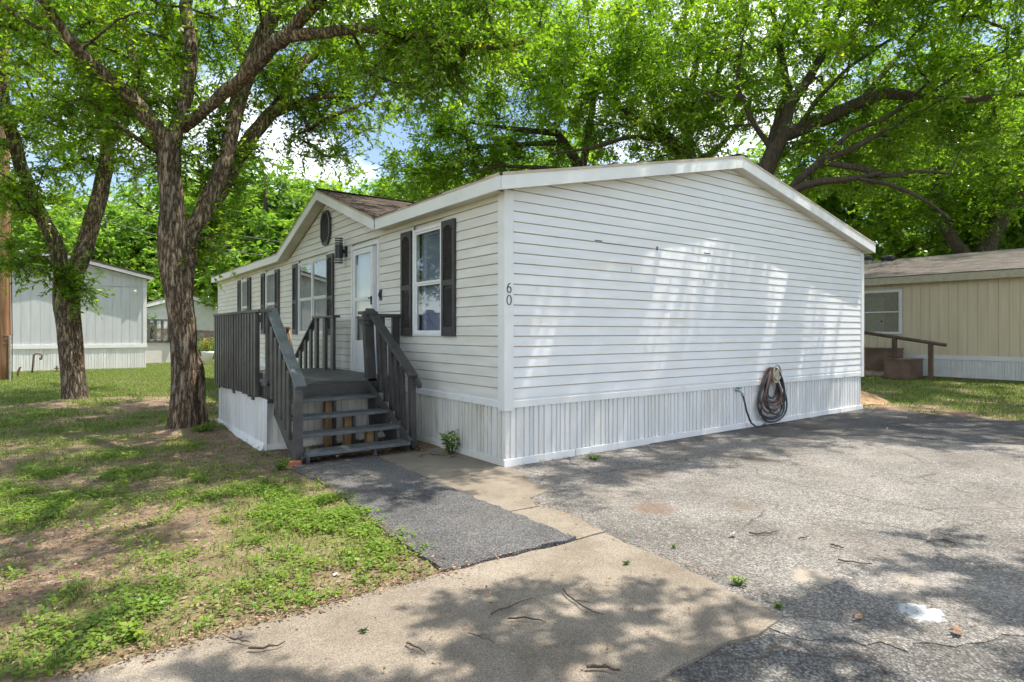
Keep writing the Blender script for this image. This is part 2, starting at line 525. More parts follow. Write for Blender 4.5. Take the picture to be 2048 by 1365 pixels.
M['drive'] = asphalt('old chip sealed drive', (0.145, 0.135, 0.125), (0.252, 0.236, 0.217), (0.38, 0.358, 0.33), 0.55, 88, dust=(0.32, 0.28, 0.24), stains=[(0.08, -2.03, 0.24, (0.17, 0.105, 0.07), 0.45, 9), (1.0, -1.15, 0.36, (0.11, 0.09, 0.075), 0.4, 7), (0.75, -2.45, 0.18, (0.16, 0.13, 0.095), 0.4, 12), (2.6, -1.3, 0.45, (0.13, 0.11, 0.085), 0.3, 7),
                                                                      (-0.27, -3.56, 0.15, (0.37, 0.32, 0.26), 0.62, 14), (-0.1, -4.0, 0.10, (0.36, 0.31, 0.26), 0.62, 16), (0.16, -3.95, 0.10, (0.35, 0.31, 0.26), 0.62, 16), (-0.27, -4.16, 0.12, (0.50, 0.52, 0.54), 0.75, 22)])
M['walk'] = asphalt('newer asphalt walk', (0.07, 0.069, 0.07), (0.128, 0.125, 0.126), (0.21, 0.205, 0.203), 0.25, 110, False, 0.6)
M['patch'] = asphalt('dark asphalt patch', (0.055, 0.054, 0.056), (0.10, 0.098, 0.10), (0.19, 0.18, 0.175), 0.25, 90, False, 0.6)
M['street'] = asphalt('street asphalt', (0.075, 0.072, 0.07), (0.15, 0.144, 0.137), (0.26, 0.25, 0.235), 0.6, 84, True, 0.7, (0.26, 0.19, 0.135))


def concrete():
    m, t, b = nodes('tan concrete')
    v = pos(t)
    c = ramp(t, noise(t, v, 1.4, 8, 0.65), [(0.3, (0.178, 0.148, 0.114)), (0.5, (0.236, 0.20, 0.158)), (0.72, (0.31, 0.268, 0.216))])
    sp = ramp(t, noise(t, v, 160, 2), [(0.32, 0.5), (0.5, 1.0), (0.7, 1.35)])
    c = mix(t, 1.0, c, sp, 'MULTIPLY')
    st = ramp(t, noise(t, v, 3.3, 6, 0.7, 0.5), [(0.52, 0.0), (0.74, 0.65)])
    c = mix(t, st, c, (0.13, 0.105, 0.08))
    t.links.new(c, b.inputs['Base Color'])
    b.inputs['Roughness'].default_value = 0.9
    b.inputs['Specular IOR Level'].default_value = 0.25
    bump(t, b, noise(t, v, 110, 4), 0.35, 0.008)
    return m


M['concrete'] = concrete()


def soil(name, far=False):
    m, t, b = nodes(name)
    v = pos(t)
    d = ramp(t, noise(t, v, 2.2, 8, 0.7), [(0.3, (0.115, 0.075, 0.052)), (0.5, (0.22, 0.152, 0.107)), (0.7, (0.37, 0.28, 0.20))])
    sp = ramp(t, noise(t, v, 70, 4, 0.7), [(0.3, 0.5), (0.5, 1.0), (0.72, 1.4)])
    d = mix(t, 1.0, d, sp, 'MULTIPLY')
    vc = N(t, 'ShaderNodeTexVoronoi', Scale=48.0); t.links.new(v, vc.inputs['Vector'])
    cw = N(t, 'ShaderNodeRGBToBW'); t.links.new(vc.outputs['Color'], cw.inputs[0])
    chip = ramp(t, cw.outputs[0], [(0.0, (0.10, 0.06, 0.04)), (0.5, (0.26, 0.18, 0.125)), (1.0, (0.50, 0.40, 0.30))])
    cf = ramp(t, noise(t, v, 5.0, 4), [(0.42, 0.0), (0.6, 0.75)])
    d = mix(t, cf, d, chip)
    g = ramp(t, noise(t, v, 30, 5, 0.7), [(0.3, (0.07, 0.11, 0.022)), (0.52, (0.17, 0.20, 0.045)), (0.7, (0.33, 0.30, 0.12))])
    if far:
        f = ramp(t, noise(t, v, 0.35, 5), [(0.28, 0.35), (0.5, 1.0)])
    else:
        a = N(t, 'ShaderNodeAttribute'); a.attribute_name = 'cover'
        f = a.outputs['Fac']
    t.links.new(mix(t, f, d, g), b.inputs['Base Color'])
    b.inputs['Roughness'].default_value = 0.95
    b.inputs['Specular IOR Level'].default_value = 0.15
    bump(t, b, noise(t, v, 45, 6, 0.7), 0.8, 0.03)
    return m


M['soil'] = soil('lawn soil')
M['field'] = soil('far ground', True)

# ================================================================== SETTING: ground
struct(MB().box(-220, 220, -220, 220, -0.5, -0.06).build('ground', M['field']))


def poly_sheet(name, pts, z, mat, thick=0.05, jag=0.0, step=0.12, parent=None, seed=1):
    """a slab with real thickness, its edge roughened"""
    r = random.Random(seed); P = []
    n = len(pts)
    for i in range(n):
        a = Vector(pts[i] + (0,)); b = Vector(pts[(i + 1) % n] + (0,)); d = b - a
        k = max(1, int(d.length / step)) if jag else 1
        nn = Vector((-d.y, d.x, 0)).normalized() if d.length else Vector()
        for j in range(k):
            p = a + d * (j / k)
            if jag:
                p += nn * r.uniform(-jag, jag)
            P.append((p.x, p.y, z - thick))
    o = MB().prism(P, (0, 0, thick)).build(name, mat, parent)
    return o


struct(poly_sheet('street', [(-60, -11), (60, -11), (60, -3.70), (-60, -3.70)], 0.0, M['street'], 0.1))
struct(poly_sheet('driveway', [(-0.75, -4.25), (-0.3, -4.5), (0.4, -4.62), (1.6, -4.5), (3.0, -4.6), (5.0, -4.5), (8.9, -4.6), (8.75, -1.0), (8.72, 0.3), (0.03, 0.25), (-0.3, -0.1), (-0.9, -1.0), (-0.95, -1.2), (-0.95, -2.2), (-1.1, -3.2), (-1.1, -3.8)], 0.006, M['drive'], 0.1, 0.05, 0.08))
drive = bpy.data.objects['driveway']
asp = poly_sheet('asphalt_patch', [(2.0, 0.2), (2.7, -0.22), (3.6, -0.35), (4.3, -0.8), (5.0, -1.1), (5.6, -1.75), (6.0, -2.6), (6.6, -3.4), (7.2, -4.18), (8.88, -4.15), (8.7, 0.25)], 0.012, M['patch'], 0.02, 0.05, parent=drive)
conc = struct(poly_sheet('sidewalk', [(-30, -3.74), (-2.0, -3.74), (-1.4, -3.72), (-1.2, -3.79), (-0.93, -3.76), (-0.82, -3.2), (-0.72, -2.25), (-1.0, -2.26), (-2.05, -2.2), (-30, -2.2)], 0.015, M['concrete'], 0.12, 0.012))
path = thing('concrete_path', 'narrow tan concrete strip between the dark walk and the corner of the white home', 'path', (-0.7, -0.5, 0))
for o in ('label', 'category'):
    del path[o]
struct(path)
poly_sheet('concrete_slab', [(-0.70, -2.23), (-0.61, -1.76), (-0.66, -1.45), (-0.99, -1.42), (-0.98, -2.23)], 0.016, M['concrete'], 0.1, 0.008, parent=path)
poly_sheet('concrete_slab', [(-0.66, -1.425), (-0.58, -1.18), (-0.28, -1.08), (-0.10, -0.45), (-0.02, -0.06), (0.02, 1.9), (-0.95, 1.95), (-0.99, -1.395)], 0.0135, M['concrete'], 0.1, 0.008, parent=path, seed=4)
struct(poly_sheet('asphalt_walk', [(-0.985, -2.22), (-0.995, -1.0), (-0.985, 0.2), (-0.93, 1.36), (-1.4, 1.42), (-1.85, 1.36), (-1.97, 1.1), (-1.9, 0.5), (-1.97, -0.6), (-2.02, -1.3), (-2.05, -2.18), (-1.5, -2.22)], 0.030, M['walk'], 0.1, 0.02, 0.07))


def cover(x, y):
    """how much grows at a spot of the yards, 0 bare to 1 lush"""
    x = np.asarray(x, float); y = np.asarray(y, float)
    c = fbm(x * 1.5 + 3, y * 1.5 + 9, 5) * 1.9 - 0.60
    c = c + 0.5 * np.exp(-(((x + 2.35) / 0.5) ** 2 + ((y + 0.7) / 1.3) ** 2))
    c = c + 0.35 * np.exp(-(((x + 3.0) / 1.1) ** 2 + ((y + 1.6) / 0.5) ** 2))
    c = c - 0.45 * np.exp(-(((x + 2.1) / 1.0) ** 2 + ((y - 3.0) / 1.9) ** 2))
    c = c - 0.40 * np.exp(-(((x + 4.3) / 0.5) ** 2 + ((y + 1.0) / 1.0) ** 2))
    c = c - 0.35 * np.exp(-(((x + 3.6) / 1.4) ** 2 + ((y - 8.6) / 1.0) ** 2))
    c = c - 0.12 * np.exp(-(((x + 3.6) / 2.5) ** 2 + ((y - 4.0) / 1.0) ** 2))
    c = c + np.clip((y - 9.5) * 0.2, 0, 0.6) + 0.16 * np.clip((y - 2.5) / 2, 0, 1) * np.clip((-2.9 - x) / 0.6, 0, 1)
    c = c + np.where(x > 8, 0.35, 0.0) - 0.5 * np.exp(-((x - 9.0) / 0.5) ** 2)
    return np.clip(c, 0, 1)


def ground_z(x, y):
    return (fbm(np.asarray(x) * 0.7, np.asarray(y) * 0.7, 3) - 0.5) * 0.05 + (fbm(np.asarray(x) * 5, np.asarray(y) * 5, 2) - 0.5) * 0.022


def yard_z(x, y):
    x = np.asarray(x, float); y = np.asarray(y, float)
    z = ground_z(x, y) + 0.012
    for tx, ty in ((-2.45, 4.8), (-3.72, 10.65)):          # soil mounded round the trunks
        z = z + 0.07 * np.exp(-((x - tx) ** 2 + (y - ty) ** 2) / 0.30)
    # drop under the paving and the homes
    def rect(x0, x1, y0, y1, s):
        dx = np.maximum(np.maximum(x0 - x, x - x1), 0); dy = np.maximum(np.maximum(y0 - y, y - y1), 0)
        return np.clip(1 - np.hypot(dx, dy) / s, 0, 1)
    k = np.maximum.reduce([rect(-1.80, 0.6, -2.6, 1.25, 0.10), rect(-40, 0.6, -3.8, -2.36, 0.10), rect(-0.5, 8.7, -5, 0.4, 0.12), rect(-60, 60, -12, -3.7, 0.12)])
    return z * (1 - k) - 0.055 * k + 0.004 * (1 - k)


def yard(name, x0, x1, y0, y1, st):
    nx = int((x1 - x0) / st) + 1; ny = int((y1 - y0) / st) + 1
    xs = np.linspace(x0, x1, nx); ys = np.linspace(y0, y1, ny)
    X, Y = np.meshgrid(xs, ys)
    V = np.stack([X.ravel(), Y.ravel(), yard_z(X, Y).ravel()], 1)
    i = np.arange(nx * ny).reshape(ny, nx)
    F = np.stack([i[:-1, :-1].ravel(), i[:-1, 1:].ravel(), i[1:, 1:].ravel(), i[1:, :-1].ravel()], 1)
    me = np_mesh(name, V, F, [M['soil']], smooth=True)
    at = me.attributes.new('cover', 'FLOAT', 'POINT')
    at.data.foreach_set('value', (np.clip(cover(X, Y).ravel() * 0.7, 0, 0.8)).astype(np.float32))
    return struct(link(name, me, (0, 0, 0)))


yard('front_lawn', -14, 0.3, -2.6, 34, 0.10)
yard('back_lawn', 0.3, 12, 15.4, 34, 0.2)
yard('side_lawn', 8.5, 19, -3.9, 16, 0.12)


# ================================================================== MAIN HOME
L, W, EZ = 15.2, 8.55, 3.05          # length (Y), width (X), soffit height
SB = 0.65                            # bottom of the siding
OH = 0.17                            # overhang
AX, FH = 4.25, 0.17                  # ridge X, fascia height
SL = (3.955 - 3.02) / (AX + OH)      # main slope
fz = lambda x: 3.02 + SL * (min(x, 2 * AX - x) + OH)        # underside of rake fascia
home = thing('manufactured_home', 'long white manufactured home with horizontal vinyl siding and black shutters beside the driveway', 'house', (4.25, 7.6, 0))

CH = 0.1165
prnd = random.Random(3)
PROF = [(0.006, CH), (0.0100, CH - 0.010), (0.0133, CH * 0.55), (0.0170, 0.012), (0.0175, 0.001), (0.0, -0.004)]


def plank(parent, a0f, a1f, z0, axis, mats, h=CH, name='siding_plank', lift=0.0):
    """one course piece on the gable wall (axis 'x') or the front wall (axis 'y')"""
    mb = MB(); np_ = len(PROF)
    n = max(1, int((a1f(z0) - a0f(z0)) / 1.1))
    wob = [prnd.uniform(-0.0016, 0.0016) for _ in range(n + 1)]
    sag = [prnd.uniform(-0.0008, 0.0008) for _ in range(n + 1)]
    cols = []
    for k in range(n + 1):
        col = []
        for m_, (off, dz) in enumerate(PROF):
            zz = z0 + min(dz, h); t = k / n
            a = a0f(zz) * (1 - t) + a1f(zz) * t
            o = off + lift + (wob[k] if 0 < m_ < np_ - 1 else 0)
            zz += sag[k]
            col.append((a, -o, zz) if axis == 'x' else (-o, a, zz))
        cols.append(col)
    for k in range(n):
        for i in range(np_ - 1):
            q = [cols[k][i], cols[k][i + 1], cols[k + 1][i + 1], cols[k + 1][i]]
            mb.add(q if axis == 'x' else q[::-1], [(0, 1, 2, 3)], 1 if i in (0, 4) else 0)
    for k in (0, n):
        mb.add(cols[k], [tuple(range(np_))], 0)
    return mb.build(name, mats, parent)


# gable wall, facing the driveway
gw = MB().prism([(0.03, 0.02, 0.3), (W - 0.03, 0.02, 0.3), (W - 0.03, 0.02, fz(W) + 0.02), (AX, 0.02, fz(AX) + 0.02), (0.03, 0.02, fz(0) + 0.02)], (0, 0.08, 0)).build('gable_wall', M['vinyl'], home)
zt = lambda x: fz(x) + 0.03
xl = lambda z: max(0.095, (z - 3.02 - 0.03) / SL - OH)
xr = lambda z: min(W - 0.08, 2 * AX - ((z - 3.02 - 0.03) / SL - OH))
z = SB + 0.105; row = 0
while z < fz(AX) - 0.02:
    h = min(CH, fz(AX) + 0.0 - z)
    a, b = xl(z), xr(z)
    cuts = [a]
    c = a + prnd.uniform(1.0, 3.6)
    while c < b - 0.8:
        cuts.append(c); c += prnd.uniform(3.3, 3.7)
    cuts.append(b)
    for i in range(len(cuts) - 1):
        lo = (lambda q: xl(q)) if i == 0 else (lambda q, c=cuts[i]: c - 0.02)
        hi = (lambda q: xr(q)) if i == len(cuts) - 2 else (lambda q, c=cuts[i + 1]: c)
        plank(gw, lo, hi, z, 'x', [M['vinyl'], M['grime_shade']], h, lift=0.0022 * (i % 2) + prnd.uniform(0, 0.0012))
    z += CH; row += 1

# front wall, facing the deck
OPEN = [(1.33, 2.15, 1.44, 2.90), (3.27, 4.37, 0.5, 2.92), (5.52, 7.25, 1.44, 2.92), (8.92, 9.74, 1.44, 2.90), (11.46, 12.18, 1.44, 2.90)]
fw = MB()
DR, DA, DL = 3.05, 5.55, 8.05        # dormer gable: right foot, apex, left foot
DSL = (3.90 - 3.02) / (DA - DR)
dz_ = lambda y: 3.02 + DSL * max(0, min(y - DR, DL - y))
edges = sorted({0.03, L - 0.03} | {o[0] for o in OPEN} | {o[1] for o in OPEN})
for i in range(len(edges) - 1):
    a, b = edges[i], edges[i + 1]
    op = [o for o in OPEN if o[0] <= a + 1e-6 and o[1] >= b - 1e-6]
    if op:
        fw.box(0.02, 0.08, a, b, 0.3, op[0][2]); fw.box(0.02, 0.08, a, b, op[0][3], 3.06)
    else:
        fw.box(0.02, 0.08, a, b, 0.3, 3.06)
fw.prism([(0.025, DR, 3.055), (0.025, DL, 3.055), (0.025, DA, 3.93)], (0.05, 0, 0))
fw = fw.build('front_wall', M['vinyl_front'], home)
z = SB + 0.105
while z < 3.86:
    if z < 3.0:
        segs = [(0.095, L - 0.08)]
    else:
        segs = [(DR + (z - 3.0) / DSL, DL - (z - 3.0) / DSL)]
    for o in OPEN:
        if o[2] < z + CH * 0.7 and o[3] > z + CH * 0.3:
            ns = []
            for s in segs:
                if o[1] <= s[0] or o[0] >= s[1]:
                    ns.append(s); continue
                if o[0] > s[0]: ns.append((s[0], o[0]))
                if o[1] < s[1]: ns.append((o[1], s[1]))
            segs = ns
    for s in segs:
        if s[1] - s[0] < 0.05: continue
        if z >= 3.0:
            lo = lambda q, s=s: DR + (q - 3.0) / DSL; hi = lambda q, s=s: DL - (q - 3.0) / DSL
        else:
            lo = lambda q, s=s: s[0]; hi = lambda q, s=s: s[1]
        plank(fw, lo, hi, z, 'y', [M['vinyl_front'], M['grime_shade']], CH if z < 3.0 or z < 3.78 else 3.9 - z, lift=prnd.uniform(0, 0.0015))
    z += CH

# plain back and far walls
MB().box(W - 0.08, W - 0.02, 0.1, L, 0.0, 3.06).build('side_wall', M['vinyl'], home)
MB().prism([(0.08, L - 0.08, 0.0), (W - 0.08, L - 0.08, 0.0), (W - 0.08, L - 0.08, 3.05), (AX, L - 0.08, fz(AX)), (0.08, L - 0.08, 3.05)], (0, 0.06, 0)).build('far_wall', M['vinyl'], home)

# corner posts, starter trims
MB().box(-0.028, 0.10, -0.028, -0.0, SB - 0.03, 3.07).box(-0.028, 0.0, -0.001, 0.10, SB - 0.03, 3.06).build('corner_trim', M['trim'], home, bevel=0.004)
MB().box(W - 0.085, W + 0.025, -0.028, 0.06, SB - 0.02, 3.04).build('corner_trim', M['trim'], home, bevel=0.004)
MB().box(-0.026, 0.06, L - 0.08, L + 0.03, SB - 0.02, 3.05).build('corner_trim', M['trim'], home)
xs = [0.102, 3.1, 6.55, W - 0.087]
for i in range(3):
    MB().prism([(xs[i], -0.005, SB), (xs[i], -0.024, SB + 0.002), (xs[i], -0.024, SB + 0.075), (xs[i], -0.014, SB + 0.082), (xs[i], -0.018, SB + 0.104), (xs[i], -0.002, SB + 0.108)], (xs[i + 1] - xs[i] - 0.004, 0, 0)).build('starter_trim', M['trim'], gw)
ys = [0.102, 3.265, 4.375, 8.0, 11.6, L - 0.08]
for i in range(5):
    if i == 1: continue
    MB().prism([(-0.005, ys[i], SB), (-0.024, ys[i], SB + 0.002), (-0.024, ys[i], SB + 0.075), (-0.014, ys[i], SB + 0.082), (-0.018, ys[i], SB + 0.104), (-0.002, ys[i], SB + 0.108)], (0, ys[i + 1] - ys[i] - 0.004, 0)).build('starter_trim', M['trim'], fw)

# scuffs on the gable wall
for x, zz, wd, ht in [(1.42, 2.625, 0.13, 0.012), (1.95, 2.61, 0.9, 0.004), (2.52, 2.60, 0.03, 0.05), (3.62, 2.635, 0.15, 0.014), (3.55, 2.2, 0.008, 0.07), (2.02, 2.28, 0.006, 0.06)]:
    MB().box(x - wd / 2, x + wd / 2, -0.0215, -0.0195, zz, zz + ht).build('scuff_mark', M['drip' if ht > 0.05 else 'hose_black'], gw)

# house number 6 0
def digit(d, cx, cz, hgt):
    mb = MB(); wdt = hgt * 0.56
    def stroke(pts):
        for i in range(len(pts) - 1):
            (x0, z0, t0), (x1, z1, t1) = pts[i], pts[i + 1]
            dx, dz2 = x1 - x0, z1 - z0; l = math.hypot(dx, dz2) or 1
            nx, nz2 = -dz2 / l, dx / l
            q = [(x0 - nx * t0, z0 - nz2 * t0), (x1 - nx * t1, z1 - nz2 * t1), (x1 + nx * t1, z1 + nz2 * t1), (x0 + nx * t0, z0 + nz2 * t0)]
            mb.prism([(cx + a * wdt, -0.029, cz + b * hgt) for a, b in q], (0, -0.004 - 0.00002 * i, 0))
    if d == 0:
        stroke([(0.5 * math.cos(a), 0.5 + 0.5 * math.sin(a), 0.03 + 0.06 * abs(math.cos(a))) for a in [2 * math.pi * k / 28 for k in range(29)]])
    else:
        stroke([(0.46 * math.cos(a), 0.30 + 0.30 * math.sin(a), 0.035 + 0.055 * abs(math.cos(a))) for a in [2 * math.pi * k / 26 for k in range(27)]])
        stroke([(-0.46, 0.30, 0.09), (-0.42, 0.50, 0.085), (-0.30, 0.70, 0.075), (-0.08, 0.88, 0.06), (0.22, 0.98, 0.04), (0.34, 0.99, 0.03)])
    return mb.build('house_number', M['black'], home)


digit(6, 0.035, 1.935, 0.105); digit(0, 0.035, 1.80, 0.105)

# roof: slabs, shingles, fascia, soffit
TH = 0.02


def shingle_part(parent, o, a, s, la, ls, mat, tab=0.31, ex=0.14, clip=None, seed=1, th=0.011, name='shingles'):
    """tabs laid on a slope: o corner, a unit along the eave, s unit up the slope"""
    o = Vector(o); a = Vector(a).normalized(); s = Vector(s).normalized(); n = a.cross(s).normalized()
    if n.z < 0: n = -n
    r = random.Random(seed); V = []; F = []; A = []
    k = 0
    rows = int(ls / ex)
    for j in range(rows + 1):
        off = (j % 2) * tab / 2 + r.uniform(0, 0.05)
        x = -off
        while x < la:
            x0, x1 = max(0, x + 0.004), min(la, x + tab - 0.004)
            x += tab
            if x1 - x0 < 0.03: continue
            y0, y1 = j * ex + r.uniform(-0.006, 0.006), min(ls, (j + 1) * ex + 0.03)
            if y1 - y0 < 0.03: continue
            if clip and not clip(o + a * ((x0 + x1) / 2) + s * y0): continue
            t0 = n * (th + r.uniform(0, 0.005)); t1 = n * 0.003
            p = [o + a * x0 + s * y0, o + a * x1 + s * y0, o + a * x1 + s * y1, o + a * x0 + s * y1]
            b = len(V)
            V += [p[0], p[1], p[0] + t0, p[1] + t0, p[2] + t1, p[3] + t1]
            F += [(b, b + 1, b + 3, b + 2), (b + 2, b + 3, b + 4, b + 5)]
            q = r.random(); A += [q, q]
    me = np_mesh(name, np.array([tuple(v) for v in V]), np.array(F), [mat], np.array(A))
    ob = link(name, me, (0, 0, 0), parent)
    ob['kind'] = 'stuff'
    return ob


def roof_slab(mb, x0, x1, y0, y1):
    t_ = lambda x: fz(x) + FH
    xs_ = [x0] + ([AX] if x0 < AX < x1 else []) + [x1]
    mb.prism([(x, y0, t_(x) - 0.015) for x in xs_] + [(x, y0, t_(x) + 0.004) for x in xs_[::-1]], (0, y1 - y0, 0))


roof = MB()
roof_slab(roof, 0.12, 2 * AX + OH - 0.03, -OH + 0.03, L + OH - 0.03)
roof_slab(roof, -OH + 0.03, 0.12, -OH + 0.03, DR)
roof_slab(roof, -OH + 0.03, 0.12, DL, L + OH - 0.03)
roof = roof.build('roof', M['shingle'], home)
sl_len = math.hypot(AX + OH, SL * (AX + OH))
shingle_part(roof, (-OH - 0.03, -OH - 0.025, fz(-OH) + FH), (0, 1, 0), (1, 0, SL), L + 2 * OH + 0.05, sl_len + 0.03, M['shingle'], clip=lambda p: not (p.x < (p.y - DR) * DSL / SL - 0.3 and p.x < (DL - p.y) * DSL / SL - 0.3))
shingle_part(roof, (2 * AX + OH + 0.03, -OH - 0.025, fz(-OH) + FH), (0, 1, 0), (-1, 0, SL), L + 2 * OH + 0.05, sl_len + 0.03, M['shingle'], seed=2)
# dormer roof running back into the main roof
zb = 3.02 + FH
DOV = 0.20
xa = (DSL * (DA - DR)) / SL - OH
for sgn, foot in ((1, DR), (-1, DL)):
    MB().add([(-DOV, foot, zb + 0.0), (-DOV, DA, zb + DSL * (DA - DR)), (xa + 0.4, DA, zb + DSL * (DA - DR)), (-OH + 0.02, foot, zb)], [(0, 1, 2, 3)]).build('dormer_roof', M['shingle'], roof)
    sv = Vector((0, sgn, DSL)).normalized()
    shingle_part(roof, (-DOV - 0.025, foot - sgn * 0.02, zb + 0.004), (1, 0, 0), sv, xa + 0.6, math.hypot(DA - DR, DSL * (DA - DR)) + 0.03, M['shingle'], seed=5 + sgn,
                 clip=lambda p: p.z > 3.02 + FH + SL * (p.x + OH) - 0.10)
MB().bar((-DOV - 0.03, DA, zb + DSL * (DA - DR) + 0.012), (xa, DA, zb + DSL * (DA - DR) + 0.012), 0.22, 0.012).build('ridge_cap', M['shingle'], roof)
MB().bar((AX, -OH - 0.03, fz(AX) + FH + 0.02), (AX, L + OH, fz(AX) + FH + 0.02), 0.22, 0.014).build('ridge_cap', M['shingle'], roof)


def fascia(p, q, hgt, nrm, name='fascia', mat='trim', t=0.022, lip=True):
    """board in the vertical plane from p to q (bottom edge), proud along nrm"""
    p = Vector(p); q = Vector(q); n = Vector(nrm) * t; u = Vector((0, 0, hgt))
    b = MB().prism([p, q, q + u, p + u], n).build(name, M[mat], home)
    if lip:
        n2 = Vector(nrm) * (t + 0.006)
        u1 = Vector((0, 0, hgt - 0.02)); u2 = Vector((0, 0, hgt + 0.012))
        MB().prism([p + u1, q + u1, q + u2, p + u2], n2).build('drip_edge', M['drip'], b)
    return b


fascia((-OH, -OH, fz(-OH)), (1.9, -OH, fz(1.9)), FH, (0, -1, 0)); fascia((1.903, -OH, fz(1.903)), (AX - 0.16, -OH, fz(AX - 0.16)), FH, (0, -1, 0)); fascia((AX - 0.157, -OH, fz(AX - 0.157)), (AX, -OH, fz(AX)), FH, (0, -1, 0))
fascia((AX + 0.003, -OH, fz(AX)), (2 * AX + OH, -OH, fz(2 * AX + OH)), FH, (0, -1, 0))
fascia((-OH, -OH + 0.001, 3.022), (-OH, DR - 0.002, 3.022), FH - 0.002, (-1, 0, 0))
fascia((-OH, DL + 0.002, 3.022), (-OH, L + OH, 3.022), FH - 0.002, (-1, 0, 0))
fascia((-DOV, DR, 3.02), (-DOV, DA, 3.02 + DSL * (DA - DR)), FH, (-1, 0, 0))
fascia((-DOV, DA, 3.02 + DSL * (DA - DR)), (-DOV, DL, 3.02), FH, (-1, 0, 0))
fascia((2 * AX + OH, -OH, 3.022), (2 * AX + OH, L + OH, 3.022), FH - 0.002, (1, 0, 0))
fascia((-OH, L + OH, 3.02), (AX, L + OH, fz(AX)), FH, (0, 1, 0)); fascia((AX, L + OH, fz(AX)), (2 * AX + OH, L + OH, 3.02), FH, (0, 1, 0))
# soffits (a little above the fascia's lower edge)
MB().prism([(-OH, -OH, fz(-OH) + 0.012), (AX, -OH, fz(AX) + 0.012), (AX, -OH, fz(AX) + 0.024), (-OH, -OH, fz(-OH) + 0.024)], (0, OH - 0.004, 0)).build('soffit', M['soffit'], home)
MB().prism([(AX, -OH, fz(AX) + 0.011), (W + OH - 0.05, -OH, fz(W + OH - 0.05) + 0.011), (W + OH - 0.05, -OH, fz(W + OH - 0.05) + 0.023), (AX, -OH, fz(AX) + 0.023)], (0, OH - 0.004, 0)).build('soffit', M['soffit'], home)
MB().box(-OH + 0.001, -0.004, 0.0, DR + 0.05, 3.034, 3.046).build('soffit', M['soffit'], home)
MB().box(-OH + 0.001, -0.004, DL - 0.05, L + 0.1, 3.034, 3.046).build('soffit', M['soffit'], home)
for a, b in ((DR, DA), (DL, DA)):
    MB().prism([(-DOV, a, 3.032), (-DOV, b, 3.032 + DSL * (DA - DR)), (-DOV, b, 3.044 + DSL * (DA - DR)), (-DOV, a, 3.044)], (DOV - 0.004, 0, 0)).build('soffit', M['soffit'], home)
# vents poking out of the roof
for x, y in ((2.2, 11.5), (3.0, 13.8)):
    MB().tube([(x, y, fz(x) + 0.1), (x, y, fz(x) + 0.45)], 0.05, 10).build('vent_pipe', M['black'], roof)

# skirting panels
def skirt_profile(wd, h, depth=0.019, vent=()):
    raised = [(0.000, 0.058), (0.078, 0.138), (0.158, 0.252), (0.272, 0.330), (0.350, 0.392)]
    vent = {k_: 1 for k_ in vent}
    pts = [(0.0, 0.0)]
    mats = []
    for i, (a, b) in enumerate(raised):
        a = min(a, wd - 0.01); b = min(b, wd)
        pts += [(a + 0.004, depth), (b - 0.004, depth), (b, 0.0)]
        mats += [0, vent.get(i, 0), 0]
        nx = raised[i + 1][0] if i + 1 < len(raised) else wd
        pts.append((min(nx, wd), 0.0)); mats.append(0)
    return pts, mats


def skirt_mesh(h, mats, vent=()):
    pts, mm = skirt_profile(0.405, h, vent=vent)
    mb = MB()
    for i in range(len(pts) - 1):
        (x0, d0), (x1, d1) = pts[i], pts[i + 1]
        if x1 - x0 < 1e-5 and abs(d1 - d0) < 1e-5: continue
        mb.add([(x0, -d0, 0), (x1, -d1, 0), (x1, -d1, h), (x0, -d0, h)], [(0, 1, 2, 3)], mm[i] if i < len(mm) else 0)
    me = bpy.data.meshes.new('skirting_panel')
    me.from_pydata(mb.v, [], mb.f)
    for m in mats: me.materials.append(m)
    me.polygons.foreach_set('material_index', mb.m)
    return me


def skirting(parent, p, d, length, h, me, rot, rail='skirt', jitter=0.006):
    """panels side by side from p along d"""
    r = random.Random(11)
    n = int(round(length / 0.405)); sc = length / (n * 0.405)
    for i in range(n):
        mk = me[1 if i % 3 == 0 else 0] if isinstance(me, tuple) else me
        o = link('skirting_panel', mk, Vector(p) + Vector(d) * (i * 0.405 * sc), parent)
        o.rotation_euler = (r.uniform(-jitter, jitter), r.uniform(-jitter, jitter), rot)
        o.scale = (sc, 1, h / 0.65)
    return n


sk = MB().box(0.06, W - 0.05, 0.045, 0.06, 0.0, SB).build('gable_skirting', M['skirt'], home)
sm = (skirt_mesh(0.65, [M['skirt'], M['vent']]), skirt_mesh(0.65, [M['skirt'], M['vent']], (0, 2, 4)))
so = (skirt_mesh(0.65, [M['skirt_old'], M['vent']]), skirt_mesh(0.65, [M['skirt_old'], M['vent']], (0, 2, 4)))
skirting(sk, (0.0, 0.012, 0.0), (1, 0, 0), W - 0.06, 0.648, sm, 0)
sk2 = MB().box(0.045, 0.06, 0.06, L - 0.1, 0.0, SB).build('front_skirting', M['skirt_old'], home)
skirting(sk2, (0.012, L - 0.1, 0.0), (0, -1, 0), L - 0.1, 0.648, so, R_(-90))
for i, (a, b) in enumerate([(-0.03, 1.02), (1.03, 2.9), (2.91, 4.6), (4.62, 6.1), (6.12, 7.6), (7.61, W - 0.05)]):
    MB().prism([(a, -0.012, 0.0), (a, -0.034 - 0.004 * (i % 2), 0.0), (a, -0.03 - 0.004 * (i % 2), 0.085), (a, -0.012, 0.09)], (b - a, 0, 0)).build('bottom_rail', M['skirt'], sk)
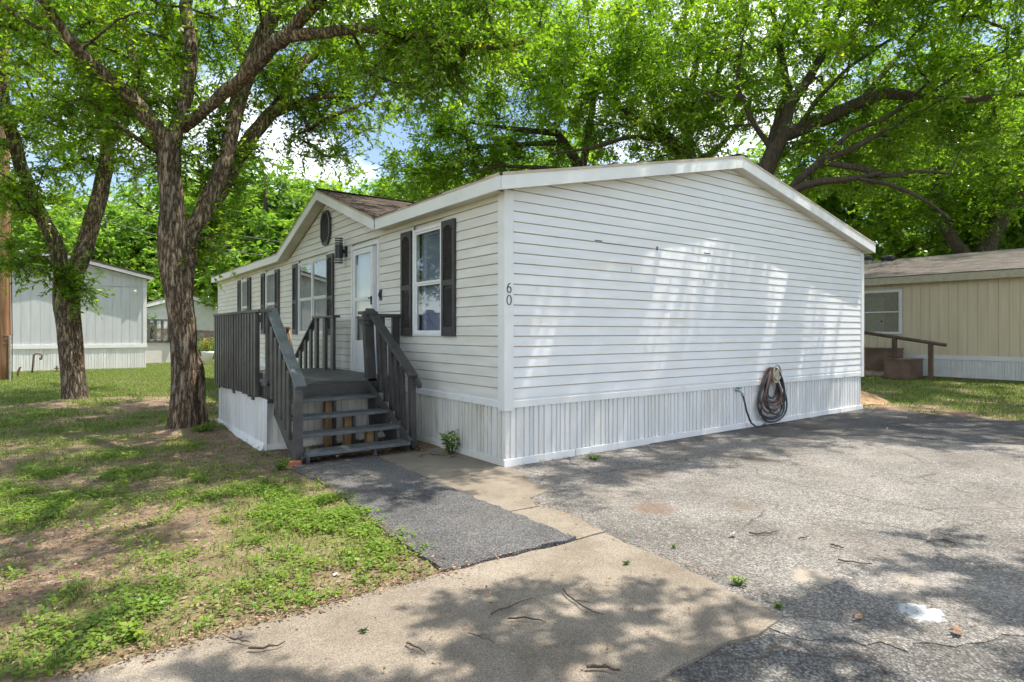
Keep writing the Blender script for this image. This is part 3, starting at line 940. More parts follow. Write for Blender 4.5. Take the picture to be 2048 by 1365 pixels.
for i, (a, b) in enumerate([(-0.008, 1.0), (1.01, 3.0), (3.01, 6.0), (6.01, 9.0), (9.01, 12.0), (12.01, L - 0.1)]):
    MB().prism([(-0.012, a, 0.0), (-0.03, a, 0.0), (-0.026, a, 0.085), (-0.012, a, 0.09)], (0, b - a, 0)).build('bottom_rail', M['skirt_old' if i < 3 else 'skirt'], sk2)


# windows, shutters
def window(y0, y1, z0, z1, panes, fill):
    fr = MB(); t = 0.045
    fr.box(-0.032, 0.05, y0 - 0.02, y0 + t - 0.01, z0 - 0.015, z1 + 0.015).box(-0.032, 0.05, y1 - t + 0.01, y1 + 0.02, z0 - 0.015, z1 + 0.015)
    fr.box(-0.032, 0.05, y0 + t - 0.01, y1 - t + 0.01, z1 - t + 0.02, z1 + 0.015).box(-0.036, 0.05, y0 + t - 0.01, y1 - t + 0.01, z0 - 0.015, z0 + 0.03)
    f = fr.build('window', M['trim'], home, bevel=0.003)
    n = panes; wd = (y1 - y0 - 2 * (t - 0.01)) / n; zm = (z0 + z1) / 2 - 0.02
    for i in range(n):
        a = y0 + t - 0.01 + i * wd; b = a + wd
        if i:
            MB().box(-0.03, 0.04, a - 0.03, a + 0.03, z0 + 0.03, z1 - 0.025).build('mullion', M['trim'], f)
        m = 0.03 if n > 1 else 0.0
        aa = a + (m if i else 0); bb = b - (m if i < n - 1 else 0)
        for lo, hi, xo in ((z0 + 0.03, zm, -0.006), (zm + 0.0, z1 - 0.025, -0.018)):
            MB().box(xo, xo + 0.02, aa, bb, lo, lo + 0.028).box(xo, xo + 0.02, aa, bb, hi - 0.028, hi).box(xo + 0.001, xo + 0.019, aa, aa + 0.026, lo + 0.028, hi - 0.028).box(xo + 0.001, xo + 0.019, bb - 0.026, bb, lo + 0.028, hi - 0.028).build('sash', M['trim'], f)
            MB().box(xo + 0.008, xo + 0.012, aa + 0.026, bb - 0.026, lo + 0.028, hi - 0.028).build('pane', M['glass'], f)
    MB().box(0.42, 0.44, y0 - 0.4, y1 + 0.4, z0 - 0.3, z1 + 0.1).build('room_back', M['dark'], f)
    if fill == 'blind':
        b = MB(); zz = z0 + 0.04
        while zz < z1 - 0.08:
            b.add([(0.060, y0 + 0.05, zz), (0.060, y1 - 0.16, zz), (0.082, y1 - 0.16, zz + 0.021), (0.082, y0 + 0.05, zz + 0.021)], [(0, 1, 2, 3)])
            zz += 0.0225
        b.box(0.05, 0.09, y0 + 0.05, y1 - 0.16, z1 - 0.08, z1 - 0.03)
        b.build('blind', M['blind'], f)
        MB().box(0.10, 0.11, y0 + 0.0, y1, z0 - 0.02, z1).build('curtain', M['blind'], f)
    else:
        c = MB(); k = 26; w_ = (y1 - y0 - 0.02) / k
        for j in range(k):
            d0 = 0.10 + 0.025 * math.sin(j * 1.9) + 0.01 * math.sin(j * 0.7); d1 = 0.10 + 0.025 * math.sin((j + 1) * 1.9) + 0.01 * math.sin((j + 1) * 0.7)
            c.add([(d0, y0 + 0.01 + j * w_, z0), (d1, y0 + 0.01 + (j + 1) * w_, z0), (d1, y0 + 0.01 + (j + 1) * w_, z1), (d0, y0 + 0.01 + j * w_, z1)], [(0, 1, 2, 3)])
        c.build('curtain', M['curtain'], f, smooth=True)
    return f


def shutter(yc, z0, z1, wd=0.31):
    a, b = yc - wd / 2, yc + wd / 2; x0, x1 = -0.052, -0.017; zm = z0 + (z1 - z0) * 0.46; s = 0.048
    f = MB().box(x0, x1, a, a + s, z0, z1).box(x0, x1, b - s, b, z0, z1)
    f.box(x0 + 0.001, x1, a + s, b - s, z0, z0 + 0.11).box(x0 + 0.001, x1, a + s, b - s, zm - 0.035, zm + 0.035)
    n = 10
    arch = [(x0 + 0.001, a + s, z1), (x0 + 0.001, a + s, z1 - 0.14)]
    for k in range(n + 1):
        u = k / n; q = abs(u - 0.5) * 2
        arch.append((x0 + 0.001, a + s + (b - a - 2 * s) * u, z1 - 0.11 + 0.045 * (1 - q ** 2)))
    arch += [(x0 + 0.001, b - s, z1 - 0.14), (x0 + 0.001, b - s, z1)]
    f.prism(arch, (0.03, 0, 0))
    f = f.build('shutter', M['shutter'], home)
    for lo, hi in ((z0 + 0.11, zm - 0.035), (zm + 0.035, z1 - 0.06)):
        l = MB(); zz = lo + 0.012
        while zz < hi - 0.012:
            l.add([(x0 + 0.005, a + s, zz - 0.012), (x0 + 0.005, b - s, zz - 0.012), (x0 + 0.028, b - s, zz + 0.016), (x0 + 0.028, a + s, zz + 0.016)], [(0, 1, 2, 3), (3, 2, 1, 0)][:1])
            l.add([(x0 + 0.005, a + s, zz - 0.012), (x0 + 0.005, b - s, zz - 0.012), (x0 + 0.012, b - s, zz - 0.018), (x0 + 0.012, a + s, zz - 0.018)], [(3, 2, 1, 0)])
            zz += 0.0265
        l.box(x1 - 0.008, x1 - 0.003, a + s, b - s, lo, hi)
        l.build('louvers', M['shutter'], f)


ZW0, ZW1 = 1.46, 2.885
window(1.35, 2.13, ZW0, ZW1, 1, 'blind')
window(5.54, 7.23, ZW0, ZW1, 2, 'curtain')
window(8.94, 9.72, ZW0, ZW1, 1, 'curtain')
window(11.48, 12.16, ZW0, ZW1, 1, 'curtain')
for yc in (1.165, 2.325, 5.355, 7.415, 8.735, 9.925, 11.285, 12.365):
    shutter(yc, 1.445, 2.905, 0.315)

# storm door
dfr = MB().box(-0.04, 0.05, 3.27, 3.325, 0.86, 2.92).box(-0.04, 0.05, 4.305, 4.37, 0.86, 2.92).box(-0.04, 0.05, 3.325, 4.305, 2.86, 2.92).box(-0.05, 0.05, 3.325, 4.305, 0.845, 0.875)
dfr = dfr.build('door_frame', M['trim'], home, bevel=0.003)
d = MB().box(-0.030, 0.0, 4.215, 4.30, 0.88, 2.85).box(-0.030, 0.0, 3.50, 3.585, 0.88, 2.85)
d.box(-0.029, 0.0, 3.585, 4.215, 2.76, 2.85).box(-0.029, 0.0, 3.585, 4.215, 2.0, 2.06).box(-0.029, 0.0, 3.585, 4.215, 1.30, 1.36).box(-0.027, -0.004, 3.585, 4.215, 0.96, 1.30).box(-0.029, 0.0, 3.585, 4.215, 0.88, 0.96)
door = d.build('storm_door', M['trim'], home, bevel=0.003)
MB().box(-0.016, -0.011, 3.585, 4.215, 2.06, 2.76).build('pane', M['glass'], door)
MB().box(-0.016, -0.011, 3.585, 4.215, 1.36, 2.0).build('pane', M['glass'], door)
MB().box(-0.05, -0.03, 3.52, 3.545, 1.93, 2.06).bar((-0.055, 3.53, 2.03), (-0.055, 3.60, 2.03), 0.016, 0.02).build('handle', M['black'], door)
MB().box(0.02, 0.04, 3.325, 3.50, 0.88, 2.86).build('side_panel', M['blind'], dfr)
MB().box(0.002, 0.018, 3.47, 3.5, 0.88, 2.86).build('door_stop', M['trim'], dfr)
MB().box(0.055, 0.075, 3.5, 4.3, 0.88, 2.86).build('inner_door', M['pale_wall'], dfr)
MB().box(-0.035, -0.016, 3.185, 3.235, 1.98, 2.14).tube([(-0.04, 3.21, 2.03), (-0.055, 3.21, 2.06), (-0.04, 3.21, 2.11)], 0.012, 6).build('door_bell', M['black'], home)

# octagonal gable vent
vy, vz = 5.58, 3.41
oc = [(-0.020, vy + 0.22 * q[0], vz + 0.29 * q[1]) for q in [(-1, -0.52), (-0.5, -1), (0.5, -1), (1, -0.52), (1, 0.52), (0.5, 1), (-0.5, 1), (-1, 0.52)]]
gv = MB().prism(oc, (-0.022, 0, 0))
for i in range(8):
    p, q = oc[i], oc[(i + 1) % 8]
    gv.bar((-0.046, p[1], p[2]), (-0.046, q[1], q[2]), 0.045, 0.03, (1, 0, 0))
gv = gv.build('gable_vent', M['shutter'], home)
lv = MB(); zz = vz - 0.24
while zz < vz + 0.25:
    wv = 0.17 if abs(zz - vz) < 0.15 else 0.17 - (abs(zz - vz) - 0.15) * 0.7
    lv.add([(-0.058, vy - wv, zz), (-0.058, vy + wv, zz), (-0.043, vy + wv, zz + 0.026), (-0.043, vy - wv, zz + 0.026)], [(0, 1, 2, 3)])
    zz += 0.032
lv.build('louvers', M['shutter'], gv)

# wall lamp of stacked rings
ly = 4.62
lm = MB().box(-0.06, -0.016, ly - 0.05, ly + 0.05, 2.78, 2.96).tube([(-0.06, ly, 2.87), (-0.11, ly, 2.87)], 0.03, 8).tube([(-0.15, ly, 2.76), (-0.15, ly, 2.98)], 0.068, 14)
lm = lm.build('wall_lamp', M['black'], home)
for zz in (2.665, 2.705, 2.745, 2.995, 3.035, 3.075):
    MB().tube([(-0.15, ly, zz), (-0.15, ly, zz + 0.018)], 0.07, 14).build('ring', M['black'], lm)
for a, b in ((2.655, 2.76), (2.98, 3.095)):
    MB().tube([(-0.15, ly, a), (-0.15, ly, b)], 0.052, 14).build('glass_band', M['lamp_white'], lm)

# ================================================================== DECK AND STEPS
deck = thing('porch_deck', 'charcoal painted wooden porch deck with railings and four front steps', 'deck', (-0.95, 3.9, 0))
DZ = 0.85
y = 2.50; i = 0
drn = random.Random(2)
while y < 5.28:
    MB().box(-1.90, -0.035, y, y + 0.138, DZ - 0.036 + drn.uniform(-0.002, 0.002), DZ + drn.uniform(-0.002, 0.002)).build('deck_board', M['deck_floor'], deck, bevel=0.004)
    y += 0.145
MB().box(-1.86, -0.40, 2.485, 2.522, 0.655, 0.812).build('rim_joist', M['deck'], deck, bevel=0.003)
MB().box(-1.885, -1.85, 2.525, 5.3, 0.66, 0.812).build('rim_joist', M['deck'], deck)
MB().box(-1.86, -0.04, 5.27, 5.30, 0.66, 0.812).build('rim_joist', M['deck'], deck)
# white skirting under the deck
ds = MB().box(-1.86, -1.85, 2.55, 5.25, 0, 0.655).build('deck_skirting', M['skirt'], deck)
skirting(ds, (-1.885, 5.27, 0.0), (0, -1, 0), 2.79, 0.655, sm, R_(-90), jitter=0.012)
skirting(ds, (-1.885, 2.548, 0.0), (1, 0, 0), 1.8, 0.65, so, 0, jitter=0.012)
MB().prism([(-1.905, 2.50, 0.0), (-1.95, 2.50, 0.0), (-1.91, 2.50, 0.10), (-1.90, 2.50, 0.10)], (0, 2.77, 0)).build('bottom_rail', M['skirt'], ds)
MB().prism([(-1.89, 2.53, 0.0), (-1.89, 2.50, 0.0), (-1.89, 2.51, 0.08), (-1.89, 2.53, 0.085)], (1.8, 0, 0)).build('bottom_rail', M['skirt_old'], ds)
# fence of boards along the outer side
n = 17
for i in range(n):
    yy = 2.74 + i * (5.24 - 2.74) / (n - 1)
    MB().box(-1.965 - drn.uniform(0, 0.006), -1.925, yy - 0.045, yy + 0.045, 0.66 + drn.uniform(-0.02, 0.015), 1.745).build('fence_board', M['deck'], deck, bevel=0.004)
for yy in (3.05, 4.15, 5.2):
    MB().box(-1.922, -1.835, yy - 0.045, yy + 0.045, 0.60, 1.735).build('post', M['deck'], deck)
MB().box(-1.922, -1.885, 2.66, 5.3, 1.62, 1.71).build('rail', M['deck'], deck)
MB().box(-1.922, -1.885, 2.66, 5.3, 0.90, 0.98).build('rail', M['deck'], deck)
MB().box(-1.98, -1.82, 2.50, 5.30, 1.746, 1.782).build('cap_rail', M['deck'], deck, bevel=0.004)


def vpost(x0, x1, y0, y1, z0, z1, lean=0.0, name='post', mat='deck'):
    mb = MB().box(x0, x1, y0, y1, z0, z1)
    mb.v = [(px - lean * (pz - z0), py, pz) for px, py, pz in mb.v]
    return mb.build(name, M[mat], deck, bevel=0.005)


# left stair railing
vpost(-1.875, -1.735, 2.50, 2.59, 0.60, 1.742, 0, 'newel_post')
rl = lambda yy, y0=2.56, y1=1.40, za=1.765, zb_=0.895: za + (zb_ - za) * (y0 - yy) / (y0 - y1)
MB().bar((-1.80, 2.60, rl(2.60)), (-1.80, 1.38, rl(1.38)), 0.125, 0.038).build('hand_rail', M['rail'], deck, bevel=0.004)
st = lambda yy: 0.10 + (yy - 1.38) * 0.60          # underside of stringer boards
for i, yy in enumerate((2.36, 2.18, 2.01, 1.84, 1.68)):
    vpost(-1.865, -1.83, yy - 0.05, yy + 0.05, max(0.12, st(yy) - 0.02), rl(yy) - 0.05, drn.uniform(-0.008, 0.008), 'baluster')
vpost(-1.855, -1.765, 1.42, 1.51, 0.0, rl(1.46) - 0.03, 0.0, 'newel_post')
# right stair railing
vpost(-0.50, -0.365, 2.50, 2.60, 0.10, 1.735, 0.055, 'newel_post')
MB().box(-0.625, -0.42, 2.455, 2.64, 1.66, 1.70).box(-0.605, -0.45, 2.47, 2.62, 1.60, 1.66).box(-0.62, -0.40, 2.46, 2.66, 1.74, 1.785).build('newel_cap', M['deck'], deck, bevel=0.004)
MB().bar((-0.47, 2.60, rl(2.60) + 0.02), (-0.40, 1.40, rl(1.40) + 0.045), 0.13, 0.04).build('hand_rail', M['deck'], deck, bevel=0.006)
MB().bar((-0.39, 1.92, rl(1.92) - 0.06), (-0.345, 1.36, rl(1.36) - 0.03), 0.038, 0.085).tube([(-0.365, 1.365, rl(1.36) - 0.03), (-0.325, 1.365, rl(1.36) - 0.03)], 0.043, 12).build('grab_rail', M['deck'], deck)
for i, yy in enumerate((2.37, 2.19, 2.01, 1.83, 1.66)):
    vpost(-0.425, -0.39, yy - 0.05, yy + 0.05, max(0.1, st(yy) - 0.03), rl(yy) - 0.03, 0.03 + drn.uniform(-0.01, 0.01), 'baluster')
vpost(-0.40, -0.325, 1.45, 1.53, 0.0, rl(1.49) - 0.03, 0.02, 'newel_post')
# stringers and treads
TR = [(1.28, 0.15), (1.57, 0.315), (1.87, 0.48), (2.17, 0.655)]
for x in (-1.80, -0.535):
    pl = [(x, 1.40, 0.0), (x, 1.70, 0.0), (x, 2.48, 0.46), (x, 2.48, 0.80)]
    for (ty, tz), nxt in zip(TR[::-1], [2.48] + [t[0] for t in TR[::-1]][:-1]):
        pl += [(x, nxt - 0.02, tz - 0.042), (x, ty + 0.03, tz - 0.042)]
    MB().prism(pl, (0.04, 0, 0)).build('stringer', M['deck'], deck)
for ty, tz in TR:
    MB().box(-1.765, -0.50, ty, ty + 0.275, tz - 0.04, tz).build('tread', M['rail'], deck, bevel=0.005)
MB().bar((-0.56, 2.50, 0.80), (-0.46, 1.36, 0.12), 0.05, 0.07).build('kick_board', M['deck'], deck)
MB().bar((-1.755, 1.28, 0.05), (-1.70, 1.52, 0.15), 0.035, 0.09).build('cleat', M['deck'], deck)
for x, y0, z1, mt in ((-1.20, 2.30, 0.60, 'raw_wood'), (-1.05, 2.02, 0.43, 'raw_wood'), (-0.88, 1.72, 0.265, 'raw_wood')):
    MB().box(x, x + 0.088, y0, y0 + 0.088, 0.0, z1).build('support_post', M[mt], deck)
for x, y0, z1 in ((-1.11, 2.26, 0.61), (-0.96, 1.98, 0.435), (-0.79, 1.68, 0.27), (-0.96, 1.33, 0.105)):
    MB().box(x, x + 0.038, y0, y0 + 0.09, 0.0, z1).build('support_block', M['deck'], deck)
# return panel between the stair rail and the home
MB().box(-0.40, -0.035, 2.50, 2.60, 1.70, 1.752).build('cap_rail', M['deck'], deck, bevel=0.004)
vpost(-0.155, -0.04, 2.52, 2.57, 0.86, 1.70, 0, 'baluster'); vpost(-0.36, -0.27, 2.52, 2.57, 0.86, 1.70, 0, 'baluster')
# far railing and back steps
MB().box(-0.37, -0.24, 4.32, 5.36, 1.735, 1.772).build('cap_rail', M['deck'], deck, bevel=0.004)
for yy in (4.42, 4.80, 5.22):
    vpost(-0.35, -0.30, yy - 0.06, yy + 0.06, 0.86, 1.735, 0, 'baluster')
rb = lambda yy: 1.75 - (yy - 5.3) * 0.66
MB().bar((-0.305, 5.30, rb(5.3)), (-0.305, 6.42, rb(6.42)), 0.11, 0.036).build('hand_rail', M['deck'], deck)
for yy in (5.55, 5.85, 6.15):
    vpost(-0.34, -0.30, yy - 0.055, yy + 0.055, max(0.12, 0.72 - (yy - 5.3) * 0.6), rb(yy) - 0.03, 0, 'baluster')
for k in range(4):
    MB().box(-1.4, -0.32, 5.33 + 0.28 * k, 5.60 + 0.28 * k, 0.62 - 0.17 * k, 0.66 - 0.17 * k).build('tread', M['deck'], deck)
for x in (-1.44, -0.34):
    MB().prism([(x, 5.31, 0.42), (x, 6.2, 0.0), (x, 6.42, 0.0), (x, 6.42, 0.10), (x, 5.31, 0.60)], (0.04, 0, 0)).build('stringer', M['deck'], deck)

# wooden stool on the deck
stool = thing('wooden_stool', 'honey coloured wooden stool standing on the deck behind the left stair rail', 'stool', (-1.12, 4.38, DZ))
MB().tube([(-1.12, 4.38, 1.545), (-1.12, 4.38, 1.555), (-1.12, 4.38, 1.58)], [0.085, 0.095, 0.09], 18).build('seat', M['raw_wood'], stool, smooth=False)
for sx, sy in ((1, 1), (1, -1), (-1, 1), (-1, -1)):
    MB().tube([(-1.12 + 0.045 * sx, 4.38 + 0.045 * sy, 1.55), (-1.12 + 0.14 * sx, 4.38 + 0.14 * sy, DZ + 0.004)], [0.016, 0.02], 10).build('leg', M['raw_wood'], stool, smooth=True)
for a, b in (((1, 1), (1, -1)), ((-1, 1), (-1, -1)), ((1, 1), (-1, 1)), ((1, -1), (-1, -1))):
    MB().tube([(-1.12 + 0.11 * a[0], 4.38 + 0.11 * a[1], 1.07), (-1.12 + 0.11 * b[0], 4.38 + 0.11 * b[1], 1.07)], 0.01, 8).build('stretcher', M['raw_wood'], stool)

# ================================================================== HOSE, TAP
hx = 5.27
hang = thing('hose_hanger', 'beige plastic hose hanger screwed to the white gable wall', 'hose hanger', (hx, -0.03, 0.70))
ring = [(hx + 0.12 * math.sin(a) * (0.75 + 0.25 * (1 - math.cos(a)) / 2), -0.15, 0.965 - 0.115 * (1 - math.cos(a))) for a in [2 * math.pi * k / 24 for k in range(25)]]
MB().tube(ring, 0.014, 8, cap=False).build('front_loop', M['beige'], hang, smooth=True)
MB().tube([(hx, -0.03, 0.80), (hx, -0.09, 0.80), (hx, -0.15, 0.79)], [0.10, 0.095, 0.115], 18).build('drum', M['beige'], hang)
MB().box(hx - 0.09, hx + 0.09, -0.034, -0.022, 0.62, 0.92).build('back_plate', M['beige'], hang)
hose = thing('garden_hose', 'coiled dark and brick coloured garden hose hanging on the gable wall', 'hose', (hx, -0.12, 0.01))
hr = random.Random(5)
for k in range(11):
    cx = hx - 0.04 + hr.uniform(-0.05, 0.05); wd = 0.20 + 0.026 * k + hr.uniform(-0.02, 0.03); zb_ = 0.42 - 0.037 * k + hr.uniform(-0.03, 0.02); zb_ = max(0.035, zb_)
    yk = -0.06 - 0.013 * (k % 7); tl = hr.uniform(-0.03, 0.03)
    pts = []
    for j in range(41):
        a = 2 * math.pi * j / 40; q = (1 - math.cos(a)) / 2
        pts.append((cx + wd * math.sin(a) * (0.42 + 0.62 * q) + tl * q, yk - 0.02 * math.sin(a * 2 + k), 0.905 + 0.006 * (k % 4) - (0.905 - zb_) * q ** 0.9))
    MB().tube(pts, 0.0145, 8, cap=False).build('hose_loop', M['hose_red' if k in (1, 3, 4, 7) else 'hose_black'], hose, smooth=True)
MB().tube([(4.375, -0.10, 0.565), (4.41, -0.11, 0.47), (4.48, -0.11, 0.28), (4.58, -0.12, 0.10), (4.68, -0.14, 0.035), (4.80, -0.15, 0.03), (4.95, -0.13, 0.05)], 0.0145, 8).build('feed_hose', M['hose_black'], hose, smooth=True)
tap = thing('outdoor_tap', 'small tap with a teal handle on the white skirting', 'tap', (4.35, -0.02, 0.55))
MB().tube([(4.35, 0.0, 0.60), (4.35, -0.06, 0.60), (4.365, -0.095, 0.575), (4.372, -0.10, 0.55)], [0.016, 0.016, 0.015, 0.017], 10).build('spout', M['metal'], tap, smooth=True)
hb = MB(); pl = [(4.35 + 0.032 * (1 + 0.15 * math.cos(5 * a)) * math.cos(a), -0.06 + 0.032 * (1 + 0.15 * math.cos(5 * a)) * math.sin(a), 0.635) for a in [2 * math.pi * k / 30 for k in range(30)]]
hb.prism(pl, (0, 0, 0.016)).tube([(4.35, -0.06, 0.60), (4.35, -0.06, 0.64)], 0.008, 8).build('handle', M['teal'], tap)
MB().tube([(4.371, -0.10, 0.555), (4.378, -0.102, 0.525)], 0.02, 10).build('coupling', M['metal'], tap)

# broken brick by the foot of the steps
bk = MB().prism([(-1.95, 1.38, 0.01), (-1.80, 1.36, 0.01), (-1.77, 1.42, 0.01), (-1.82, 1.47, 0.01), (-1.93, 1.46, 0.01)], (0.005, 0.003, 0.055)).build('brick_chunk', M['brick'], bevel=0.008)
tag(bk, 'broken red brick chunk lying at the foot of the left stair post', 'brick')

# ================================================================== NEIGHBOUR HOMES
def panel_wall(parent, p, d, n, length, z0, ztop, mat, pitch, out_n, name='wall_panel', thick=0.02):
    """vertical grooved panels as pieces; ztop is a function of the distance along"""
    d = Vector(d); out_n = Vector(out_n); p = Vector(p)
    k = int(round(length / pitch)); pt = length / k
    for i in range(k):
        a, b = i * pt + 0.0035, (i + 1) * pt - 0.0035
        q = [p + d * a + Vector((0, 0, z0)), p + d * b + Vector((0, 0, z0)), p + d * b + Vector((0, 0, ztop(b))), p + d * a + Vector((0, 0, ztop(a)))]
        MB().prism(q, out_n * thick).build(name, mat, parent)


# tan home on the right
TX = 18.6
tan = thing('tan_home', 'tan panelled manufactured home with weathered brown shingle roof right of the white home', 'house', (TX + 4.2, 2.0, 0))
tw = MB().box(TX + 0.02, TX + 0.1, -7, 11, 0.3, 3.15).build('wall', M['tan_wall'], tan)
panel_wall(tw, (TX + 0.02, 3.10, 0), (0, -1, 0), 1, 10.0, 0.74, lambda a: 3.12, M['tan_wall'], 0.256, (-1, 0, 0))
panel_wall(tw, (TX + 0.02, 11.0, 0), (0, -1, 0), 1, 6.55, 0.74, lambda a: 3.12, M['tan_wall'], 0.256, (-1, 0, 0))
panel_wall(tw, (TX + 0.02, 4.42, 0), (0, -1, 0), 1, 1.29, 0.74, lambda a: 1.42, M['tan_wall'], 0.256, (-1, 0, 0))
panel_wall(tw, (TX + 0.02, 4.42, 0), (0, -1, 0), 1, 1.29, 2.93, lambda a: 3.12, M['tan_wall'], 0.256, (-1, 0, 0))
MB().box(TX - 0.03, TX + 0.0, -6.9, 10.9, 0.62, 0.76).build('skirt_trim', M['pale_wall'], tan)
tsk = MB().box(TX + 0.04, TX + 0.06, -6.9, 10.9, 0, 0.63).build('skirting', M['pale_wall'], tan)
skirting(tsk, (TX + 0.012, 10.9, 0.0), (0, -1, 0), 17.8, 0.62, skirt_mesh(0.65, [M['pale_wall'], M['pale_wall']]), R_(-90))
MB().box(TX - 0.03, TX, -6.9, 10.9, 0, 0.07).build('bottom_rail', M['brown_box'], tan)
# window
tf = MB().box(TX - 0.05, TX + 0.03, 3.12, 3.22, 1.42, 2.92).box(TX - 0.05, TX + 0.03, 4.30, 4.40, 1.42, 2.92).box(TX - 0.05, TX + 0.03, 3.22, 4.30, 2.83, 2.92).box(TX - 0.05, TX + 0.03, 3.22, 4.30, 1.42, 1.50).box(TX - 0.04, TX + 0.03, 3.22, 4.30, 2.15, 2.19).build('window', M['pale_wall'], tan)
MB().box(TX - 0.02, TX - 0.015, 3.22, 4.30, 1.50, 2.15).build('pane', M['glass'], tf); MB().box(TX - 0.03, TX - 0.025, 3.22, 4.30, 2.19, 2.83).build('pane', M['glass'], tf)
b = MB(); zz = 1.5
while zz < 2.82:
    b.add([(TX + 0.0, 3.22, zz), (TX + 0.0, 4.30, zz), (TX + 0.015, 4.30, zz + 0.03), (TX + 0.015, 3.22, zz + 0.03)], [(0, 1, 2, 3)]); zz += 0.032
b.build('blind', M['beige'], tf)
MB().prism([(TX - 0.0215, 3.76 + 0.03 * math.cos(a), 1.86 + 0.03 * math.sin(a)) for a in [2 * math.pi * k / 14 for k in range(14)]], (-0.002, 0, 0)).build('window_sticker', pmat('blue sticker', (0.03, 0.05, 0.25), (0.05, 0.08, 0.35), 8), tf)
# roof
TS = 0.235
trf = MB().prism([(TX - 0.25, -7.2, 3.10), (TX + 4.2, -7.2, 3.10 + TS * 4.45), (TX + 8.65, -7.2, 3.10), (TX + 8.65, -7.2, 3.33), (TX + 4.2, -7.2, 3.33 + TS * 4.45), (TX - 0.25, -7.2, 3.33)], (0, 18.4, 0)).build('roof', M['shingle_tan'], tan)
shingle_part(trf, (TX - 0.30, -7.25, 3.335), (0, 1, 0), (1, 0, TS), 18.5, 4.6, M['shingle_tan'], 0.32, 0.145, seed=9, th=0.016)
MB().prism([(TX - 0.252, -7.2, 3.09), (TX - 0.252, 11.2, 3.09), (TX - 0.252, 11.2, 3.32), (TX - 0.252, -7.2, 3.32)], (-0.025, 0, 0)).build('fascia', M['beige'], tan)
MB().box(TX - 0.29, TX - 0.20, -7.22, 11.2, 3.318, 3.337).build('drip_edge', M['black'], tan)
MB().box(TX + 8.4, TX + 8.46, -7, 11, 0, 3.2).box(TX, TX + 8.4, 10.9, 10.96, 0, 3.2).box(TX + 0.1, TX + 8.4, -6.96, -6.9, 0, 3.2).build('back_walls', M['tan_wall'], tan)
MB().box(19.75, 20.0, 2.35, 2.85, 3.50, 3.70).build('roof_vent', M['rust'], trf)
v = MB().tube([(22.2, 5.75, 4.1), (22.2, 5.75, 4.40)], 0.15, 14).build('vent_stack', M['metal'], trf)
MB().tube([(22.2, 5.75, 4.38), (22.2, 5.75, 4.44), (22.2, 5.75, 4.52), (22.2, 5.75, 4.58)], [0.18, 0.22, 0.2, 0.1], 14).build('stack_cap', M['black'], v, smooth=True)
v = MB().tube([(22.4, 5.15, 4.15), (22.4, 5.15, 4.36)], 0.1, 12).build('vent_stack', M['metal'], trf)
MB().tube([(22.4, 5.3, 4.42), (22.4, 5.0, 4.40), (22.4, 4.85, 4.38)], [0.12, 0.14, 0.1], 12).build('stack_cap', M['black'], v, smooth=True)

# brown steps and log handrail in front of the tan home
for nm, bx, lab in (('step_box', (16.9, 17.9, 2.25, 3.02, 0.0, 0.66), 'lower faded brown step box in front of the tan home'), ('step_box', (17.6, 18.4, 3.0, 4.2, 0.22, 0.96), 'higher brown step box half hidden behind the white home')):
    x0, x1, y0, y1, z0, z1 = bx
    o = thing(nm, lab, 'step box', ((x0 + x1) / 2, (y0 + y1) / 2, 0), 'brown step boxes')
    MB().box(x0, x1, y0, y1, z1 - 0.05, z1).build('top', M['brown_box'], o, bevel=0.006)
    MB().box(x0 + 0.02, x1 - 0.02, y0 + 0.02, y0 + 0.05, z0 + 0.04, z1 - 0.05).build('side', M['brown_box'], o)
    MB().box(x0 + 0.02, x1 - 0.02, y1 - 0.05, y1 - 0.02, z0 + 0.04, z1 - 0.05).build('side', M['brown_box'], o)
    MB().box(x0 + 0.018, x0 + 0.048, y0 + 0.05, y1 - 0.05, z0 + 0.04, z1 - 0.05).build('front', M['brown_box'], o)
    for yy in (y0 + 0.03, y1 - 0.09):
        MB().box(x0 + 0.03, x0 + 0.09, yy, yy + 0.06, -0.02, z0 + 0.06).build('leg', M['brown_wood'], o)
    if z0 > 0.1:
        MB().box(x0 + 0.1, x1 - 0.1, y0 + 0.1, y1 - 0.1, -0.03, z0 + 0.05).build('block', M['stone'], o)
hrail = thing('log_handrail', 'dark brown log handrail on two posts sloping down before the tan home', 'handrail', (16.95, 2.0, 0))
MB().tube([(17.0, 4.3, 1.585), (17.0, 3.0, 1.375), (17.0, 2.2, 1.245), (17.0, 1.35, 1.11)], 0.055, 12).build('rail', M['brown_wood'], hrail, smooth=True)
for yy, zt_ in ((1.75, 1.16), (2.74, 1.32)):
    MB().box(16.94, 17.06, yy - 0.055, yy + 0.055, -0.04, zt_).build('post', M['brown_wood'], hrail)

# sand pile beside the far corner
sp = MB(); k = 26
rings_ = [(1.0, 0.0), (0.8, 0.05), (0.55, 0.11), (0.3, 0.17), (0.1, 0.20)]
vs = []
for rr_, zz in rings_:
    for j in range(k):
        a = 2 * math.pi * j / k; q = 1 + 0.12 * math.sin(3 * a + 1) + 0.06 * math.sin(7 * a)
        vs.append((9.75 + 0.95 * rr_ * q * math.cos(a), 0.62 + 0.62 * rr_ * q * math.sin(a), zz + 0.02 + 0.02 * math.sin(5 * a + zz * 30)))
fs = [(i * k + j, i * k + (j + 1) % k, (i + 1) * k + (j + 1) % k, (i + 1) * k + j) for i in range(4) for j in range(k)] + [tuple(range(4 * k, 5 * k))]
sp.add(vs, fs)
tag(sp.build('sand_pile', M['sand'], smooth=True), 'small heap of orange sand at the far corner of the white home', 'sand pile')

